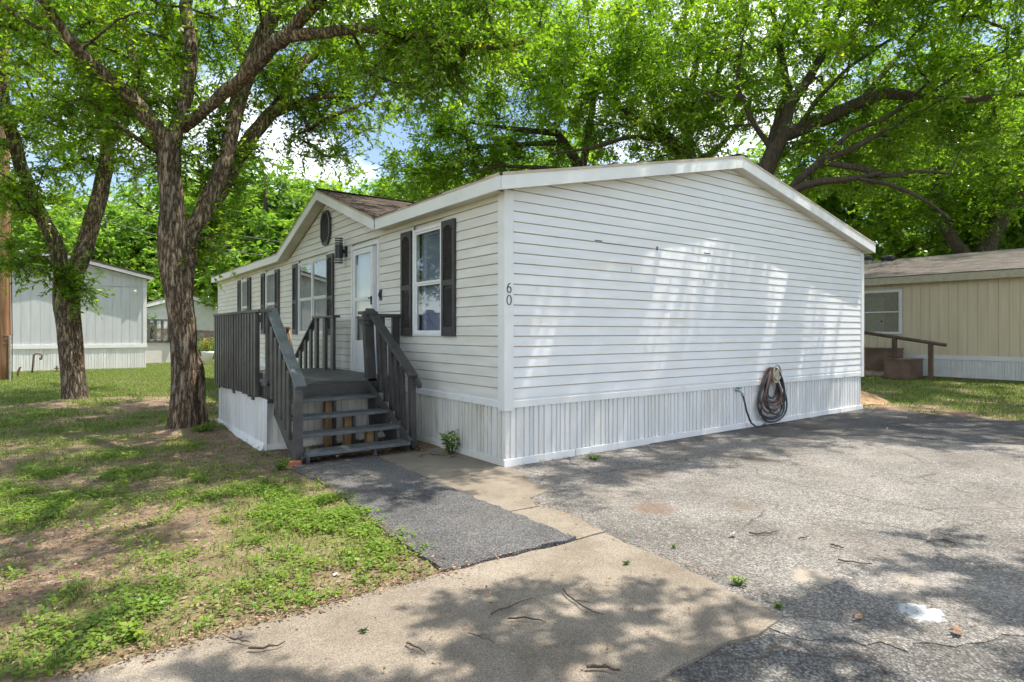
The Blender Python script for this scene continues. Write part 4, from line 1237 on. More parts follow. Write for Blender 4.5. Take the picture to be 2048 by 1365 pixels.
# grey home on the left
GX, GY = -1.15, 23.6
grey = thing('grey_home', 'blue grey panelled manufactured home with white skirting behind the trees at left', 'house', (GX - 3.0, GY + 6, 0))
gtop = lambda a: 3.66 + 0.245 * min(a, 6.0 - a)
gww = MB().prism([(GX - 0.02, GY + 0.02, 0.4), (GX - 5.98, GY + 0.02, 0.4), (GX - 5.98, GY + 0.02, 3.62), (GX - 3.0, GY + 0.02, 4.35), (GX - 0.02, GY + 0.02, 3.62)], (0, 0.08, 0)).build('gable_wall', M['grey_wall'], grey)
panel_wall(gww, (GX, GY + 0.02, 0), (-1, 0, 0), 1, 6.0, 0.98, lambda a: 3.34, M['grey_wall'], 0.285, (0, -1, 0))
panel_wall(gww, (GX, GY + 0.012, 0), (-1, 0, 0), 1, 6.0, 3.36, gtop, M['grey_wall'], 0.285, (0, -1, 0))
MB().box(GX - 6.0, GX, GY - 0.035, GY - 0.012, 3.325, 3.375).build('belt_trim', M['grey_wall'], grey)
MB().box(GX - 0.10, GX + 0.03, GY - 0.03, GY + 0.08, 0.97, 3.66).build('corner_trim', M['pale_wall'], grey)
MB().box(GX - 6.05, GX + 0.04, GY - 0.05, GY, 0.86, 1.0).build('skirt_trim', M['trim'], grey)
gs = MB().box(GX - 6.0, GX, GY + 0.03, GY + 0.05, -0.1, 0.87).build('skirting', M['pale_wall'], grey)
gme = skirt_mesh(0.65, [M['skirt'], M['skirt']])
skirting(gs, (GX - 6.0, GY + 0.005, -0.05), (1, 0, 0), 6.0, 0.92, gme, 0)
for s in (0, 1):
    x0, x1 = (GX + 0.25, GX - 3.0) if s == 0 else (GX - 3.0, GX - 6.25)
    z0, z1 = (3.60, 4.40) if s == 0 else (4.40, 3.60)
    MB().prism([(x0, GY - 0.25, z0), (x1, GY - 0.25, z1), (x1, GY - 0.25, z1 + 0.20), (x0, GY - 0.25, z0 + 0.20)], (0, -0.03, 0)).build('fascia', M['trim'], grey)
gr = MB().prism([(GX + 0.28, GY - 0.30, 3.72), (GX - 3.0, GY - 0.30, 4.53), (GX - 6.28, GY - 0.30, 3.72), (GX - 6.28, GY - 0.30, 3.80), (GX - 3.0, GY - 0.30, 4.61), (GX + 0.28, GY - 0.30, 3.80)], (0, 14, 0)).build('roof', M['shingle'], grey)
MB().box(GX - 0.08, GX - 0.0, GY + 0.1, GY + 13.5, -0.05, 3.66).box(GX - 6, GX - 5.92, GY + 0.1, GY + 13.5, -0.05, 3.66).box(GX - 5.92, GX - 0.08, GY + 13.4, GY + 13.5, -0.05, 3.66).build('side_walls', M['grey_wall'], grey)
MB().tube([(GX - 0.38, GY - 0.02, 3.17), (GX - 0.38, GY - 0.10, 3.17), (GX - 0.38, GY - 0.16, 3.10)], [0.05, 0.05, 0.08], 10).build('flood_lamp', M['trim'], grey)
MB().tube([(GX - 4.0, GY + 3, 4.2), (GX - 4.0, GY + 3, 4.95)], 0.09, 10).build('vent_pipe', M['trim'], gr)
# its side deck
gd = MB().box(-1.05, 0.35, 27.6, 31.0, 0.98, 1.10).build('side_deck', M['grey_paint'], grey)
MB().box(-1.05, 0.38, 27.55, 27.65, 2.02, 2.09).build('cap_rail', M['grey_paint'], gd)
for i in range(5):
    MB().box(-1.0 + 0.28 * i, -0.88 + 0.28 * i, 27.58, 27.62, 1.1, 2.02).build('baluster', M['grey_paint'], gd)
MB().box(0.22, 0.36, 27.5, 27.66, 0.98, 2.12).build('post', M['grey_paint'], gd)
gds = MB().box(-1.05, 0.32, 27.66, 27.7, -0.1, 0.98).build('deck_skirting', M['pale_wall'], gd)
MB().box(0.30, 0.34, 27.7, 31.0, -0.1, 0.98).build('deck_skirting', M['pale_wall'], gd)

# far white home with a stone base
wh = thing('far_white_home', 'distant pale gabled home with a stone base seen behind the thick trunk', 'house', (3.4, 44, 0))
wy = 40.3
MB().prism([(0.6, wy, 1.75), (4.77, wy, 1.55), (4.77, wy, 3.10), (2.7, wy, 3.75), (0.6, wy, 3.05)], (0, 6, 0)).build('wall', M['pale_wall'], wh)
MB().box(0.62, 4.72, wy + 0.02, wy + 5.9, -0.1, 1.8).build('stone_base', M['stone'], wh)
MB().box(4.66, 4.80, wy - 0.05, wy + 0.03, 0.2, 3.1).build('corner_trim', M['trim'], wh)
for p, q in (((4.95, 3.10), (2.7, 3.78)), ((2.7, 3.78), (0.3, 3.02))):
    MB().prism([(p[0], wy - 0.2, p[1]), (q[0], wy - 0.2, q[1]), (q[0], wy - 0.2, q[1] + 0.22), (p[0], wy - 0.2, p[1] + 0.22)], (0, -0.04, 0)).build('fascia', M['trim'], wh)
    MB().prism([(p[0], wy - 0.25, p[1] + 0.22), (q[0], wy - 0.25, q[1] + 0.22), (q[0], wy - 0.25, q[1] + 0.30), (p[0], wy - 0.25, p[1] + 0.30)], (0, 6.5, 0)).build('roof_slope', M['shingle_tan'], wh)
MB().box(2.85, 3.4, wy - 0.04, wy - 0.005, 0.4, 2.5).build('door', M['beige'], wh)

# green bin, planter
gb = thing('green_bin', 'bright green plastic bin far behind the deck fence', 'bin', (2.75, 30.8, 0))
MB().prism([(2.45, 30.5, 0.15), (3.05, 30.5, 0.15), (3.12, 30.5, 0.86), (2.38, 30.5, 0.86)], (0, 0.6, 0)).build('body', M['green_bin'], gb)
MB().box(2.34, 3.16, 30.45, 31.15, 0.86, 0.93).build('lid', M['green_bin'], gb)
for x in (2.5, 3.0):
    MB().tube([(x - 0.04, 31.05, 0.12), (x + 0.04, 31.05, 0.12)], 0.12, 12).build('wheel', M['black'], gb)
pt = MB().tube([(1.32, 24.6, 0.0), (1.32, 24.6, 0.55), (1.32, 24.6, 0.62), (1.32, 24.6, 0.58)], [0.17, 0.26, 0.28, 0.22], 16).build('white_planter', M['white_pot'], smooth=True)
tag(pt, 'white tapered planter standing beyond the end of the deck fence', 'planter')

# utility pole, wires, pipes
pole = thing('utility_pole', 'weathered brown wooden utility pole at the left edge', 'utility pole', (-5.33, 18.76, 0))
pr = random.Random(4)
MB().tube([(-5.33 + pr.uniform(-.01, .01), 18.76, z_) for z_ in np.linspace(-0.2, 11, 16)], list(np.linspace(0.15, 0.11, 16)), 16).build('shaft', M['pole'], pole, smooth=True)
MB().tube([(-5.21, 18.60, 0.0), (-5.205, 18.60, 0.8), (-5.21, 18.60, 1.4)], 0.028, 8).build('conduit', M['metal'], pole)
MB().tube([(-5.16, 18.66, 0.0), (-5.155, 18.66, 1.5), (-5.165, 18.66, 2.6), (-5.18, 18.66, 5.0)], 0.012, 6).build('cable', M['black'], pole)
for zz in (1.15, 1.28, 1.40):
    MB().tube([(-5.33 + 0.155 * math.cos(a), 18.76 + 0.155 * math.sin(a), zz + 0.03 * math.sin(a * 2)) for a in [2 * math.pi * k / 16 for k in range(17)]], 0.008, 5, cap=False).build('wire_wrap', M['rust'], pole)
for k, (za, xb, yb, zb2, lab) in enumerate(((6.0, 4.0, 17.0, 4.15, 'lower grey service wire sagging from the pole to the white home'), (6.6, 6.0, 22.0, 5.4, 'upper grey service wire running from the pole past the big trunk'))):
    pts = [(-5.33 + (xb + 5.33) * t, 18.76 + (yb - 18.76) * t, za + (zb2 - za) * t - 0.5 * math.sin(math.pi * t)) for t in np.linspace(0, 1, 20)]
    tag(MB().tube(pts, 0.013, 5).build('service_wire', M['wire'], smooth=True), lab, 'wire', 'service wires')
pp = thing('standpipe', 'rusty hooked water pipe standing on the grass before the grey home', 'pipe', (-4.72, 21.9, 0))
MB().tube([(-4.78, 21.9, -0.05), (-4.74, 21.9, 0.5), (-4.72, 21.9, 0.68), (-4.66, 21.9, 0.73), (-4.55, 21.9, 0.72), (-4.50, 21.9, 0.66), (-4.51, 21.9, 0.56)], 0.03, 8).build('pipe', M['rust'], pp, smooth=True)
MB().tube([(-4.54, 21.9, 0.58), (-4.52, 21.9, 0.50)], 0.045, 8).build('nozzle', M['rust'], pp)
p2 = thing('short_valve', 'short dark valve stub on the grass between the standpipe and the forked tree', 'valve', (-4.08, 22.2, 0))
MB().tube([(-4.08, 22.2, -0.05), (-4.08, 22.2, 0.26)], 0.03, 8).build('stub', M['rust'], p2)
MB().tube([(-4.16, 22.2, 0.17), (-4.0, 22.2, 0.17)], 0.022, 8).build('handle', M['rust'], p2)
p3 = MB().tube([(-5.12, 20.6, -0.05), (-5.10, 20.6, 0.16), (-5.06, 20.6, 0.30), (-5.02, 20.6, 0.33)], [0.035, 0.035, 0.03, 0.03], 8).build('rusty_stub', M['rust'], smooth=True)
tag(p3, 'small bent rusty pipe stub beside the utility pole', 'pipe')

# ================================================================== TREES
def unit(a):
    return a / np.maximum(np.linalg.norm(a, axis=-1, keepdims=True), 1e-9)


def leaf_quads(b, d, nrm, ln, wd):
    """diamond leaves with a slight fold: base b, direction d, normal nrm"""
    d = unit(d); s = unit(np.cross(d, nrm)); u = np.cross(s, d)
    ln = ln[:, None]; wd = wd[:, None]
    V = np.stack([b, b + d * ln * 0.45 + s * wd / 2 + u * wd * 0.18, b + d * ln, b + d * ln * 0.45 - s * wd / 2 + u * wd * 0.18], 1)
    return V.reshape(-1, 3)


def ring_tube(P, Rr, sides, r, ridged):
    n = len(P)
    T = np.empty_like(P); T[1:-1] = P[2:] - P[:-2]; T[0] = P[1] - P[0]; T[-1] = P[-1] - P[-2]
    T = unit(T)
    ref = np.cross(T[0], [0.3, 0.9, 0.1]); ref = ref / (np.linalg.norm(ref) + 1e-9)
    ang = np.arange(sides) * 2 * math.pi / sides
    out_ = np.empty((n, sides, 3))
    ph = r.random(6) * 6.28
    ln = 0.0
    for i in range(n):
        t = T[i]; ref = ref - t * ref.dot(t); ref /= np.linalg.norm(ref) + 1e-9
        bb = np.cross(t, ref)
        if i: ln += np.linalg.norm(P[i] - P[i - 1])
        k = np.ones(sides)
        if ridged:
            k = 1 + 0.035 * np.sin(9 * ang + ph[0] + ln * 1.3) + 0.03 * np.sin(14 * ang + ph[1] - ln * 2.1) + 0.05 * np.sin(2 * ang + ph[2] + ln * 0.9) + 0.035 * np.sin(5 * ang + ph[3] - ln * 2.7) + r.normal(0, 0.012, sides)
        out_[i] = P[i] + (np.outer(np.cos(ang), ref) + np.outer(np.sin(ang), bb)) * (Rr[i] * k)[:, None]
    V = out_.reshape(-1, 3)
    i0 = (np.arange(n - 1) * sides)[:, None] + np.arange(sides)[None]
    i1 = (np.arange(n - 1) * sides)[:, None] + (np.arange(sides)[None] + 1) % sides
    F = np.stack([i0, i1, i1 + sides, i0 + sides], -1).reshape(-1, 4)
    return V, F


def make_tree(name, label, limbs, crowns, seed, rs_=1.0, leaf=(0.07, 0.034), twigs=8, per=15, tlen=0.55, mat='leaf', bark='bark', group=None, attach=2.2, step=0.16, ridge=True, droop=0.12, cat='tree', tone=0.0):
    """limbs: polylines (x,y,z,r); crowns: ellipsoids (cx,cy,cz,rx,ry,rz,n) filled with leaf clumps joined to the nearest limb"""
    limbs = [[(a, b_, c_, q * rs_) for a, b_, c_, q in lb_] for lb_ in limbs]
    r = np.random.default_rng(seed)
    pos_, par, rad, ok = [], [], [], []
    for li, lb in enumerate(limbs):
        pts = np.array(lb, float)
        seg = np.linalg.norm(np.diff(pts[:, :3], axis=0), axis=1); cum = np.concatenate([[0], np.cumsum(seg)])
        n = max(3, int(cum[-1] / step))
        tt = np.linspace(0, cum[-1], n + 1)
        # smooth (Catmull-like): interpolate then average
        Q = np.stack([np.interp(tt, cum, pts[:, k]) for k in range(4)], 1)
        for _ in range(2):
            Q[1:-1] = 0.25 * Q[:-2] + 0.5 * Q[1:-1] + 0.25 * Q[2:]
        if li:
            jit = np.cumsum(r.normal(0, 0.010, (len(Q), 3)), 0); jit -= np.linspace(0, 1, len(Q))[:, None] * jit[-1] * 0.5
            Q[:, :3] += jit
        if li == 0:
            p0 = -1
        else:
            A = np.array(pos_); p0 = int(np.argmin(np.linalg.norm(A - Q[0, :3], axis=1)))
        for k in range(len(Q)):
            pos_.append(Q[k, :3]); par.append(p0); rad.append(Q[k, 3]); ok.append(Q[k, 2] > attach); p0 = len(pos_) - 1
    nl = len(pos_)
    C = []
    for (cx, cy_, cz, rx, ry, rz, n) in crowns:
        q = unit(r.normal(size=(n, 3))) * (r.random((n, 1)) ** 0.45)
        C.append(np.array([cx, cy_, cz]) + q * np.array([rx, ry, rz]))
    C = np.concatenate(C)
    A = np.array(pos_); dd = np.array([np.min(np.linalg.norm(A[np.array(ok)] - c, axis=1)) for c in C])
    C = C[np.argsort(dd)]
    P = np.zeros((nl + len(C) * 16, 3)); P[:nl] = A
    K = np.zeros(len(P), bool); K[:nl] = ok
    nn = nl; ends = []
    for c in C:
        D = P[:nn] - c
        cost = np.sqrt((D ** 2).sum(1)) + 0.9 * np.maximum(D[:, 2], 0) + np.where(K[:nn], 0, 1e3)
        j = int(np.argmin(cost)); p = P[j].copy(); d = np.linalg.norm(c - p)
        n = int(min(12, max(1, d / 0.30)))
        ctrl = (p + c) / 2 + np.array([0, 0, 0.14 * d]) + r.normal(0, 0.08 * d, 3)
        pj = j
        for k in range(1, n + 1):
            t = k / n
            q = (1 - t) ** 2 * p + 2 * t * (1 - t) * ctrl + t * t * c + (r.normal(0, 0.025, 3) if k < n else 0)
            P[nn] = q; K[nn] = True; par.append(pj); rad.append(0.0); pj = nn; nn += 1
        ends.append(pj)
    P = P[:nn]; par = np.array(par); rad = np.array(rad)
    # pipe model
    w_ = np.zeros(nn); w_[ends] += 0.0075 ** 2.3
    for i in range(nn - 1, -1, -1):
        if par[i] >= 0: w_[par[i]] += w_[i]
    pr_ = np.maximum(w_, 1e-9) ** (1 / 2.3)
    RR = np.maximum(rad, np.minimum(pr_, 0.09))
    # chains
    kids = [[] for _ in range(nn)]
    for i in range(nn):
        if par[i] >= 0: kids[par[i]].append(i)
    VV, FF = [], []; off = 0
    starts = [0]; 
    while starts:
        s = starts.pop(); ch = [s]; cur = s
        while kids[cur]:
            ks = kids[cur]
            nx = max(ks, key=lambda q: (RR[q] if q >= nl or cur >= nl or q == cur + 1 else RR[q] * 0.5))
            for q in ks:
                if q != nx: starts.append(q)
            ch.append(nx); cur = nx
        pts = P[ch]; rs = RR[ch].copy()
        if par[s] >= 0:
            pts = np.concatenate([P[par[s]][None], pts]); rs = np.concatenate([[rs[0] * 1.15], rs])
        if len(pts) < 2: continue
        mxr = rs.max()
        sides = 26 if mxr > 0.16 else 14 if mxr > 0.07 else 7 if mxr > 0.025 else 4
        V, F = ring_tube(pts, rs, sides, r, ridge and mxr > 0.07)
        VV.append(V); FF.append(F + off); off += len(V)
    # twigs and leaves
    E_ = P[ends]; dirs = unit(E_ - P[par[ends]])
    nT = len(E_) * twigs
    b0 = np.repeat(E_, twigs, 0); dv = np.repeat(dirs, twigs, 0)
    td = unit(r.normal(size=(nT, 3)) + dv * 0.7 + np.array([0, 0, -droop * 2]))
    tl = tlen * r.uniform(0.45, 1.15, nT)
    b0 = b0 - dv * r.uniform(0, 0.3, (nT, 1))
    tip = b0 + td * tl[:, None] + np.array([0, 0, -1]) * (droop * tl)[:, None]
    # twig prisms
    s1 = unit(np.cross(td, r.normal(size=(nT, 3)))); s2 = np.cross(td, s1)
    rt_ = 0.0045
    ring0 = [b0 + (s1 * math.cos(a) + s2 * math.sin(a)) * rt_ for a in (0, 2.09, 4.19)]
    ring1 = [tip + (s1 * math.cos(a) + s2 * math.sin(a)) * rt_ * 0.5 for a in (0, 2.09, 4.19)]
    TV = np.stack(ring0 + ring1, 1).reshape(-1, 3)
    base = (np.arange(nT) * 6)[:, None]
    TF = np.concatenate([base + np.array([[0, 1, 4, 3]]), base + np.array([[1, 2, 5, 4]]), base + np.array([[2, 0, 3, 5]])])
    VV.append(TV); FF.append(TF + off)
    V = np.concatenate(VV); F = np.concatenate(FF)
    # leaves along each twig
    tpar = (np.arange(per) + 0.5) / per
    tpar = np.clip(tpar[None, :] + r.normal(0, 0.03, (nT, per)), 0.03, 1.0)
    lb = b0[:, None] + (tip - b0)[:, None] * tpar[..., None]
    up = np.array([0, 0, 1.0])
    side = unit(np.cross(td, up) + r.normal(0, 0.25, (nT, 3)))
    sg = np.where(np.arange(per) % 2 == 0, 1.0, -1.0)[None, :, None]
    ld = 0.55 * td[:, None] + 0.85 * side[:, None] * sg + r.normal(0, 0.28, (nT, per, 3)) + np.array([0, 0, -0.18])
    nm = up[None, None] * 1.0 + r.normal(0, 0.55, (nT, per, 3))
    m_ = nT * per
    size = r.uniform(0.5, 1.35, m_)
    LV = leaf_quads(lb.reshape(-1, 3), ld.reshape(-1, 3), nm.reshape(-1, 3), leaf[0] * size, leaf[1] * size)
    LF = np.arange(m_ * 4).reshape(-1, 4)
    crn = np.repeat(np.clip(r.normal(0.42 + tone, 0.27, len(E_)), 0, 1), twigs * per)
    la = np.clip(0.55 * crn + 0.45 * r.random(m_), 0, 1)
    root = limbs[0][0]
    o = thing(name, label, cat, (root[0], root[1], max(0.0, root[2])), group)
    org = np.array(WORLD[o.name])
    wm = np_mesh('trunk', V - org, F, [M[bark]], smooth=True)
    link('trunk', wm, org, o)
    lm_ = np_mesh('crown', LV - org, LF, [M[mat]], la)
    link('crown', lm_, org, o)
    return o


T1 = [
    [(-2.51,4.79,-0.15,0.31),(-2.50,4.78,0.05,0.27),(-2.49,4.77,0.35,0.24),(-2.47,4.76,0.78,0.228),(-2.49,4.77,1.68,0.235),(-2.57,4.83,2.28,0.258),(-2.63,4.87,2.87,0.240),(-2.61,4.86,3.47,0.194),(-2.66,4.89,3.99,0.194),(-2.63,4.87,4.28,0.187)],
    [(-2.63,4.87,4.18,0.164),(-2.91,4.83,4.63,0.139),(-3.28,4.73,4.99,0.120),(-3.63,4.62,5.20,0.102),(-4.01,4.53,5.66,0.085),(-4.26,4.21,6.01,0.062),(-4.51,3.65,6.46,0.040)],
    [(-2.63,4.87,4.18,0.157),(-2.46,5.00,4.96,0.137),(-2.35,5.16,5.90,0.117),(-2.38,5.56,6.76,0.113),(-2.23,5.82,8.00,0.091),(-2.06,5.95,9.31,0.059)],
    [(-2.44,4.98,4.63,0.130),(-2.25,4.59,4.78,0.112),(-2.05,4.07,4.99,0.123),(-1.72,3.45,5.22,0.119),(-1.58,2.98,5.46,0.114),(-1.22,2.46,5.39,0.092),(-0.77,1.88,5.33,0.083),(-0.30,1.28,5.14,0.069),(0.09,0.75,4.95,0.049),(0.41,0.26,4.95,0.030)],
    [(-2.50,4.86,2.0,0.20),(-2.48,4.88,2.44,0.226),(-2.33,4.96,2.99,0.192),(-2.08,4.97,3.56,0.171),(-1.87,5.05,4.24,0.151),(-1.73,5.20,5.02,0.154),(-1.53,5.31,5.76,0.166),(-1.25,5.34,6.52,0.144),(-0.82,5.40,7.45,0.122),(-0.19,5.43,8.85,0.081)],
    [(-1.58,2.98,5.40,0.10),(-1.0,2.0,6.2,0.085),(-0.3,0.8,6.6,0.07),(0.6,-0.2,6.7,0.04)],
    [(-1.0,2.0,6.2,0.07),(-1.4,0.6,6.9,0.055),(-1.8,-1.2,7.1,0.035)],
    [(-2.07,5.08,3.42,0.118),(-1.57,5.70,4.26,0.145),(-1.20,6.05,4.98,0.152),(-0.79,6.12,5.53,0.147),(-0.30,6.25,6.49,0.124),(0.15,6.42,7.05,0.108),(0.94,6.34,7.64,0.081),(1.77,6.22,8.26,0.053)],
    [(-0.81,6.13,5.51,0.110),(-0.53,5.80,5.63,0.091),(-0.27,5.49,5.75,0.068)],
    [(-2.65,5.13,3.95,0.114),(-2.76,5.96,4.86,0.114),(-2.88,6.55,5.51,0.110),(-2.96,7.11,6.36,0.097),(-3.01,7.76,7.51,0.083),(-3.13,8.35,8.96,0.057)],
    [(-2.26,4.86,-0.1,0.19),(-2.25,4.86,0.10,0.16),(-2.26,4.86,0.46,0.138),(-2.30,4.84,0.96,0.11),(-2.38,4.82,1.2,0.08)],
]
make_tree('shade_tree', 'tall shade tree with thick furrowed trunk forking several times beside the deck', T1,
          [(-2.0, 5.2, 8.6, 5.6, 5.6, 2.8, 210), (0.1, 1.7, 6.0, 2.0, 2.6, 0.8, 105), (-0.2, 1.2, 5.0, 0.9, 1.4, 0.45, 50), (-4.5, 5.6, 6.2, 2.2, 2.2, 1.2, 95), (-1.0, 5.6, 7.0, 3.0, 2.4, 0.9, 100),
           (0.85, -0.95, 6.5, 0.85, 1.1, 0.35, 26), (-1.2, 0.2, 7.0, 1.3, 1.2, 0.5, 22), (-2.0, -1.6, 7.0, 1.1, 1.0, 0.5, 18), (-3.0, 2.4, 7.6, 2.0, 1.6, 0.8, 24),
           (0.1, 6.2, 6.1, 1.4, 1.6, 1.5, 95), (-2.8, 7.6, 6.6, 2.2, 2.0, 1.4, 70), (-2.05, 5.15, 3.3, 0.45, 0.5, 1.0, 22), (-2.0, 5.6, 4.6, 0.9, 0.8, 1.0, 40), (-3.4, 5.4, 4.9, 1.2, 1.0, 0.8, 45), (-0.6, 2.6, 7.4, 2.6, 3.4, 1.0, 44)], 11,
          leaf=(0.085, 0.040), twigs=8, per=15, tlen=0.6, attach=2.6, rs_=0.78)
T2 = [
    [(-3.71,10.65,-0.15,0.34),(-3.71,10.65,0.1,0.275),(-3.75,10.67,0.68,0.262),(-3.80,10.71,1.54,0.255),(-3.87,10.76,2.30,0.279),(-3.83,10.73,2.62,0.25)],
    [(-3.88,10.77,2.36,0.193),(-3.99,10.73,3.25,0.171),(-4.31,10.72,4.06,0.147),(-4.63,10.71,4.95,0.134),(-4.83,10.60,5.71,0.122),(-4.97,10.46,6.94,0.100),(-5.23,10.41,8.23,0.069)],
    [(-3.80,10.71,2.41,0.215),(-3.58,10.80,3.29,0.185),(-3.34,11.00,4.22,0.190),(-3.13,11.21,5.42,0.171),(-3.06,11.41,6.40,0.139),(-3.26,11.93,7.57,0.118),(-3.39,12.28,8.97,0.096),(-3.28,12.69,10.66,0.062)],
]
make_tree('shade_tree', 'smaller shade tree with a low forked trunk on the lawn near the utility pole', T2,
          [(-4.0, 11.4, 8.8, 4.2, 4.2, 2.8, 190), (-5.0, 10.8, 5.5, 1.8, 2.0, 1.4, 70), (-3.2, 11.5, 6.2, 1.8, 1.8, 1.2, 55), (-4.5, 10.5, 3.0, 0.8, 0.4, 0.45, 22), (-3.6, 10.5, 2.5, 0.35, 0.3, 0.35, 9), (-4.6, 10.5, 4.2, 0.8, 0.6, 0.5, 14)], 12,
          leaf=(0.105, 0.047), twigs=8, per=14, tlen=0.65, attach=2.0, rs_=0.86)
T3 = [
    [(13.06,5.58,-0.3,0.52),(13.08,5.56,0.3,0.45),(13.19,5.48,3.12,0.405),(13.38,5.35,5.30,0.358),(13.75,5.07,6.71,0.312),(14.17,4.76,7.77,0.296)],
    [(14.10,4.80,7.6,0.265),(14.42,4.07,7.82,0.244),(14.88,3.11,8.17,0.223),(15.07,2.23,8.42,0.187),(15.42,1.35,8.00,0.153),(15.72,0.50,7.78,0.122),(16.39,-0.62,7.75,0.092),(17.29,-1.90,7.78,0.051)],
    [(14.96,2.93,8.20,0.118),(15.71,2.63,9.02,0.105),(16.52,2.40,9.91,0.076),(17.86,1.53,10.72,0.053)],
    [(14.17,4.76,7.77,0.218),(14.60,4.81,8.85,0.206),(15.28,4.68,9.52,0.177),(16.14,4.55,10.59,0.164),(16.50,4.65,12.06,0.133),(16.94,4.70,14.07,0.084)],
    [(13.69,5.11,6.47,0.187),(14.32,5.15,7.93,0.175),(15.21,5.23,9.44,0.164),(15.39,5.60,10.77,0.134),(15.75,6.07,12.59,0.086)],
    [(13.31,5.39,4.84,0.203),(13.74,4.33,5.86,0.151),(14.07,3.59,6.58,0.133),(14.36,2.87,6.76,0.101),(14.75,1.84,7.27,0.056)],
    [(13.44,5.30,5.30,0.203),(13.67,4.14,5.74,0.164),(13.78,3.30,5.86,0.130),(14.17,2.52,5.82,0.099),(14.41,1.97,5.92,0.055)],
    [(14.07,3.59,6.51,0.103),(14.60,2.70,6.25,0.116),(14.85,2.01,5.79,0.085),(15.20,1.51,6.02,0.056),(15.51,0.78,5.78,0.041)],
    [(13.97,3.54,6.55,0.103),(14.26,2.83,7.27,0.086),(14.85,2.01,7.55,0.071),(15.53,1.26,8.53,0.042)],
    [(14.07,2.47,5.79,0.084),(14.53,1.76,5.52,0.069),(14.96,1.19,5.10,0.054),(15.28,0.71,4.51,0.034)],
    [(14.18,4.26,7.82,0.107),(14.27,3.69,8.58,0.090),(14.78,3.06,9.39,0.066),(15.63,2.19,10.17,0.044)],
    [(13.88,4.97,7.17,0.125),(12.95,5.16,7.97,0.092),(12.40,5.32,8.96,0.068),(12.35,5.11,10.07,0.045)],
    [(15.31,1.31,7.96,0.069),(15.62,0.70,8.50,0.054),(16.14,0.06,8.82,0.034)],
]
make_tree('shade_tree', 'broad shade tree with long dark limbs rising between the white and the tan home', T3,
          [(15.6, 4.2, 11.2, 6.6, 6.2, 3.2, 480), (16.8, 1.2, 8.0, 3.0, 3.6, 1.5, 105), (15.6, 4.0, 6.9, 1.8, 2.4, 1.0, 60), (12.9, 7.2, 9.0, 2.6, 2.6, 1.8, 110), (18.4, 2.2, 8.6, 2.2, 3.6, 1.7, 85), (14.0, 1.0, 10.6, 3.6, 2.6, 1.4, 90)], 13,
          leaf=(0.145, 0.066), twigs=8, per=13, tlen=0.85, attach=4.5, step=0.25, rs_=0.8, bark='bark_far_backlit')
T4 = [
    [(15.73,8.58,-0.3,0.58),(15.7,8.6,0.3,0.51),(15.58,8.69,4.59,0.434),(15.20,8.97,7.80,0.340),(14.60,9.42,8.65,0.321),(14.22,9.70,9.03,0.264)],
    [(14.22,9.70,9.03,0.226),(13.23,9.81,9.23,0.166),(12.12,10.01,9.87,0.126),(10.98,10.10,10.35,0.079)],
    [(15.20,8.97,7.80,0.245),(14.98,9.14,9.12,0.208),(14.99,9.38,10.33,0.171),(15.61,9.16,11.37,0.154),(15.94,9.17,12.81,0.116),(16.59,9.19,14.57,0.079)],
    [(14.29,9.64,8.97,0.189),(14.53,9.96,9.74,0.173),(14.53,10.71,11.62,0.118),(14.60,11.29,13.64,0.080)],
    [(15.06,9.20,9.82,0.133),(15.56,8.45,9.80,0.150),(15.63,8.28,10.70,0.149),(15.77,8.06,11.77,0.111),(15.81,7.77,13.15,0.074)],
    [(15.04,8.84,7.75,0.150),(15.34,7.87,8.13,0.127),(15.57,7.21,8.90,0.098),(15.66,6.77,9.86,0.062)],
    [(14.27,9.16,8.53,0.130),(12.41,9.55,8.46,0.098),(10.84,9.96,7.83,0.070),(9.33,10.33,7.48,0.042)],
    [(14.82,9.25,10.25,0.113),(13.90,9.43,11.40,0.093),(12.56,9.93,12.14,0.055)],
]
make_tree('shade_tree', 'shade tree whose crooked trunk shows just left of the white home ridge', T4,
          [(14.6, 10.8, 12.6, 5.8, 5.0, 3.4, 310), (11.4, 10.6, 10.4, 2.8, 2.8, 1.9, 95), (15.2, 10.8, 8.8, 2.8, 2.2, 1.4, 45)], 14,
          leaf=(0.165, 0.075), twigs=8, per=12, tlen=0.9, attach=6.5, step=0.3, rs_=0.8, bark='bark_far_backlit')
T5 = [
    [(13.65,12.60,-0.3,0.5),(13.6,12.62,0.3,0.44),(13.49,12.73,4.86,0.369),(13.24,12.91,8.14,0.287),(12.67,13.34,9.17,0.226),(12.42,13.52,9.62,0.185)],
    [(12.42,13.52,9.62,0.164),(11.20,13.80,9.58,0.121),(9.94,14.10,9.55,0.089),(8.72,14.39,9.58,0.058)],
    [(13.24,12.91,8.14,0.185),(13.84,13.09,10.37,0.167),(14.36,13.33,12.46,0.128),(14.54,13.82,14.85,0.087)],
    [(13.24,12.91,8.04,0.164),(10.89,13.40,7.98,0.098),(9.36,13.29,7.80,0.075),(7.91,13.12,7.17,0.045)],
    [(12.58,13.40,9.27,0.144),(10.06,14.27,8.92,0.099),(8.47,14.70,8.55,0.077)],
]
make_tree('shade_tree', 'shade tree with thin level limbs above the left slope of the white roof', T5,
          [(12.2, 14.8, 12.6, 5.8, 4.4, 3.4, 310), (8.4, 14.6, 9.4, 2.8, 2.4, 2.0, 115), (7.2, 15.2, 7.3, 1.8, 2.2, 1.4, 60), (11.4, 14.6, 8.4, 2.8, 2.0, 1.4, 45)], 15,
          leaf=(0.165, 0.075), twigs=8, per=12, tlen=0.9, attach=6.5, step=0.3, rs_=0.8, bark='bark_far_backlit')
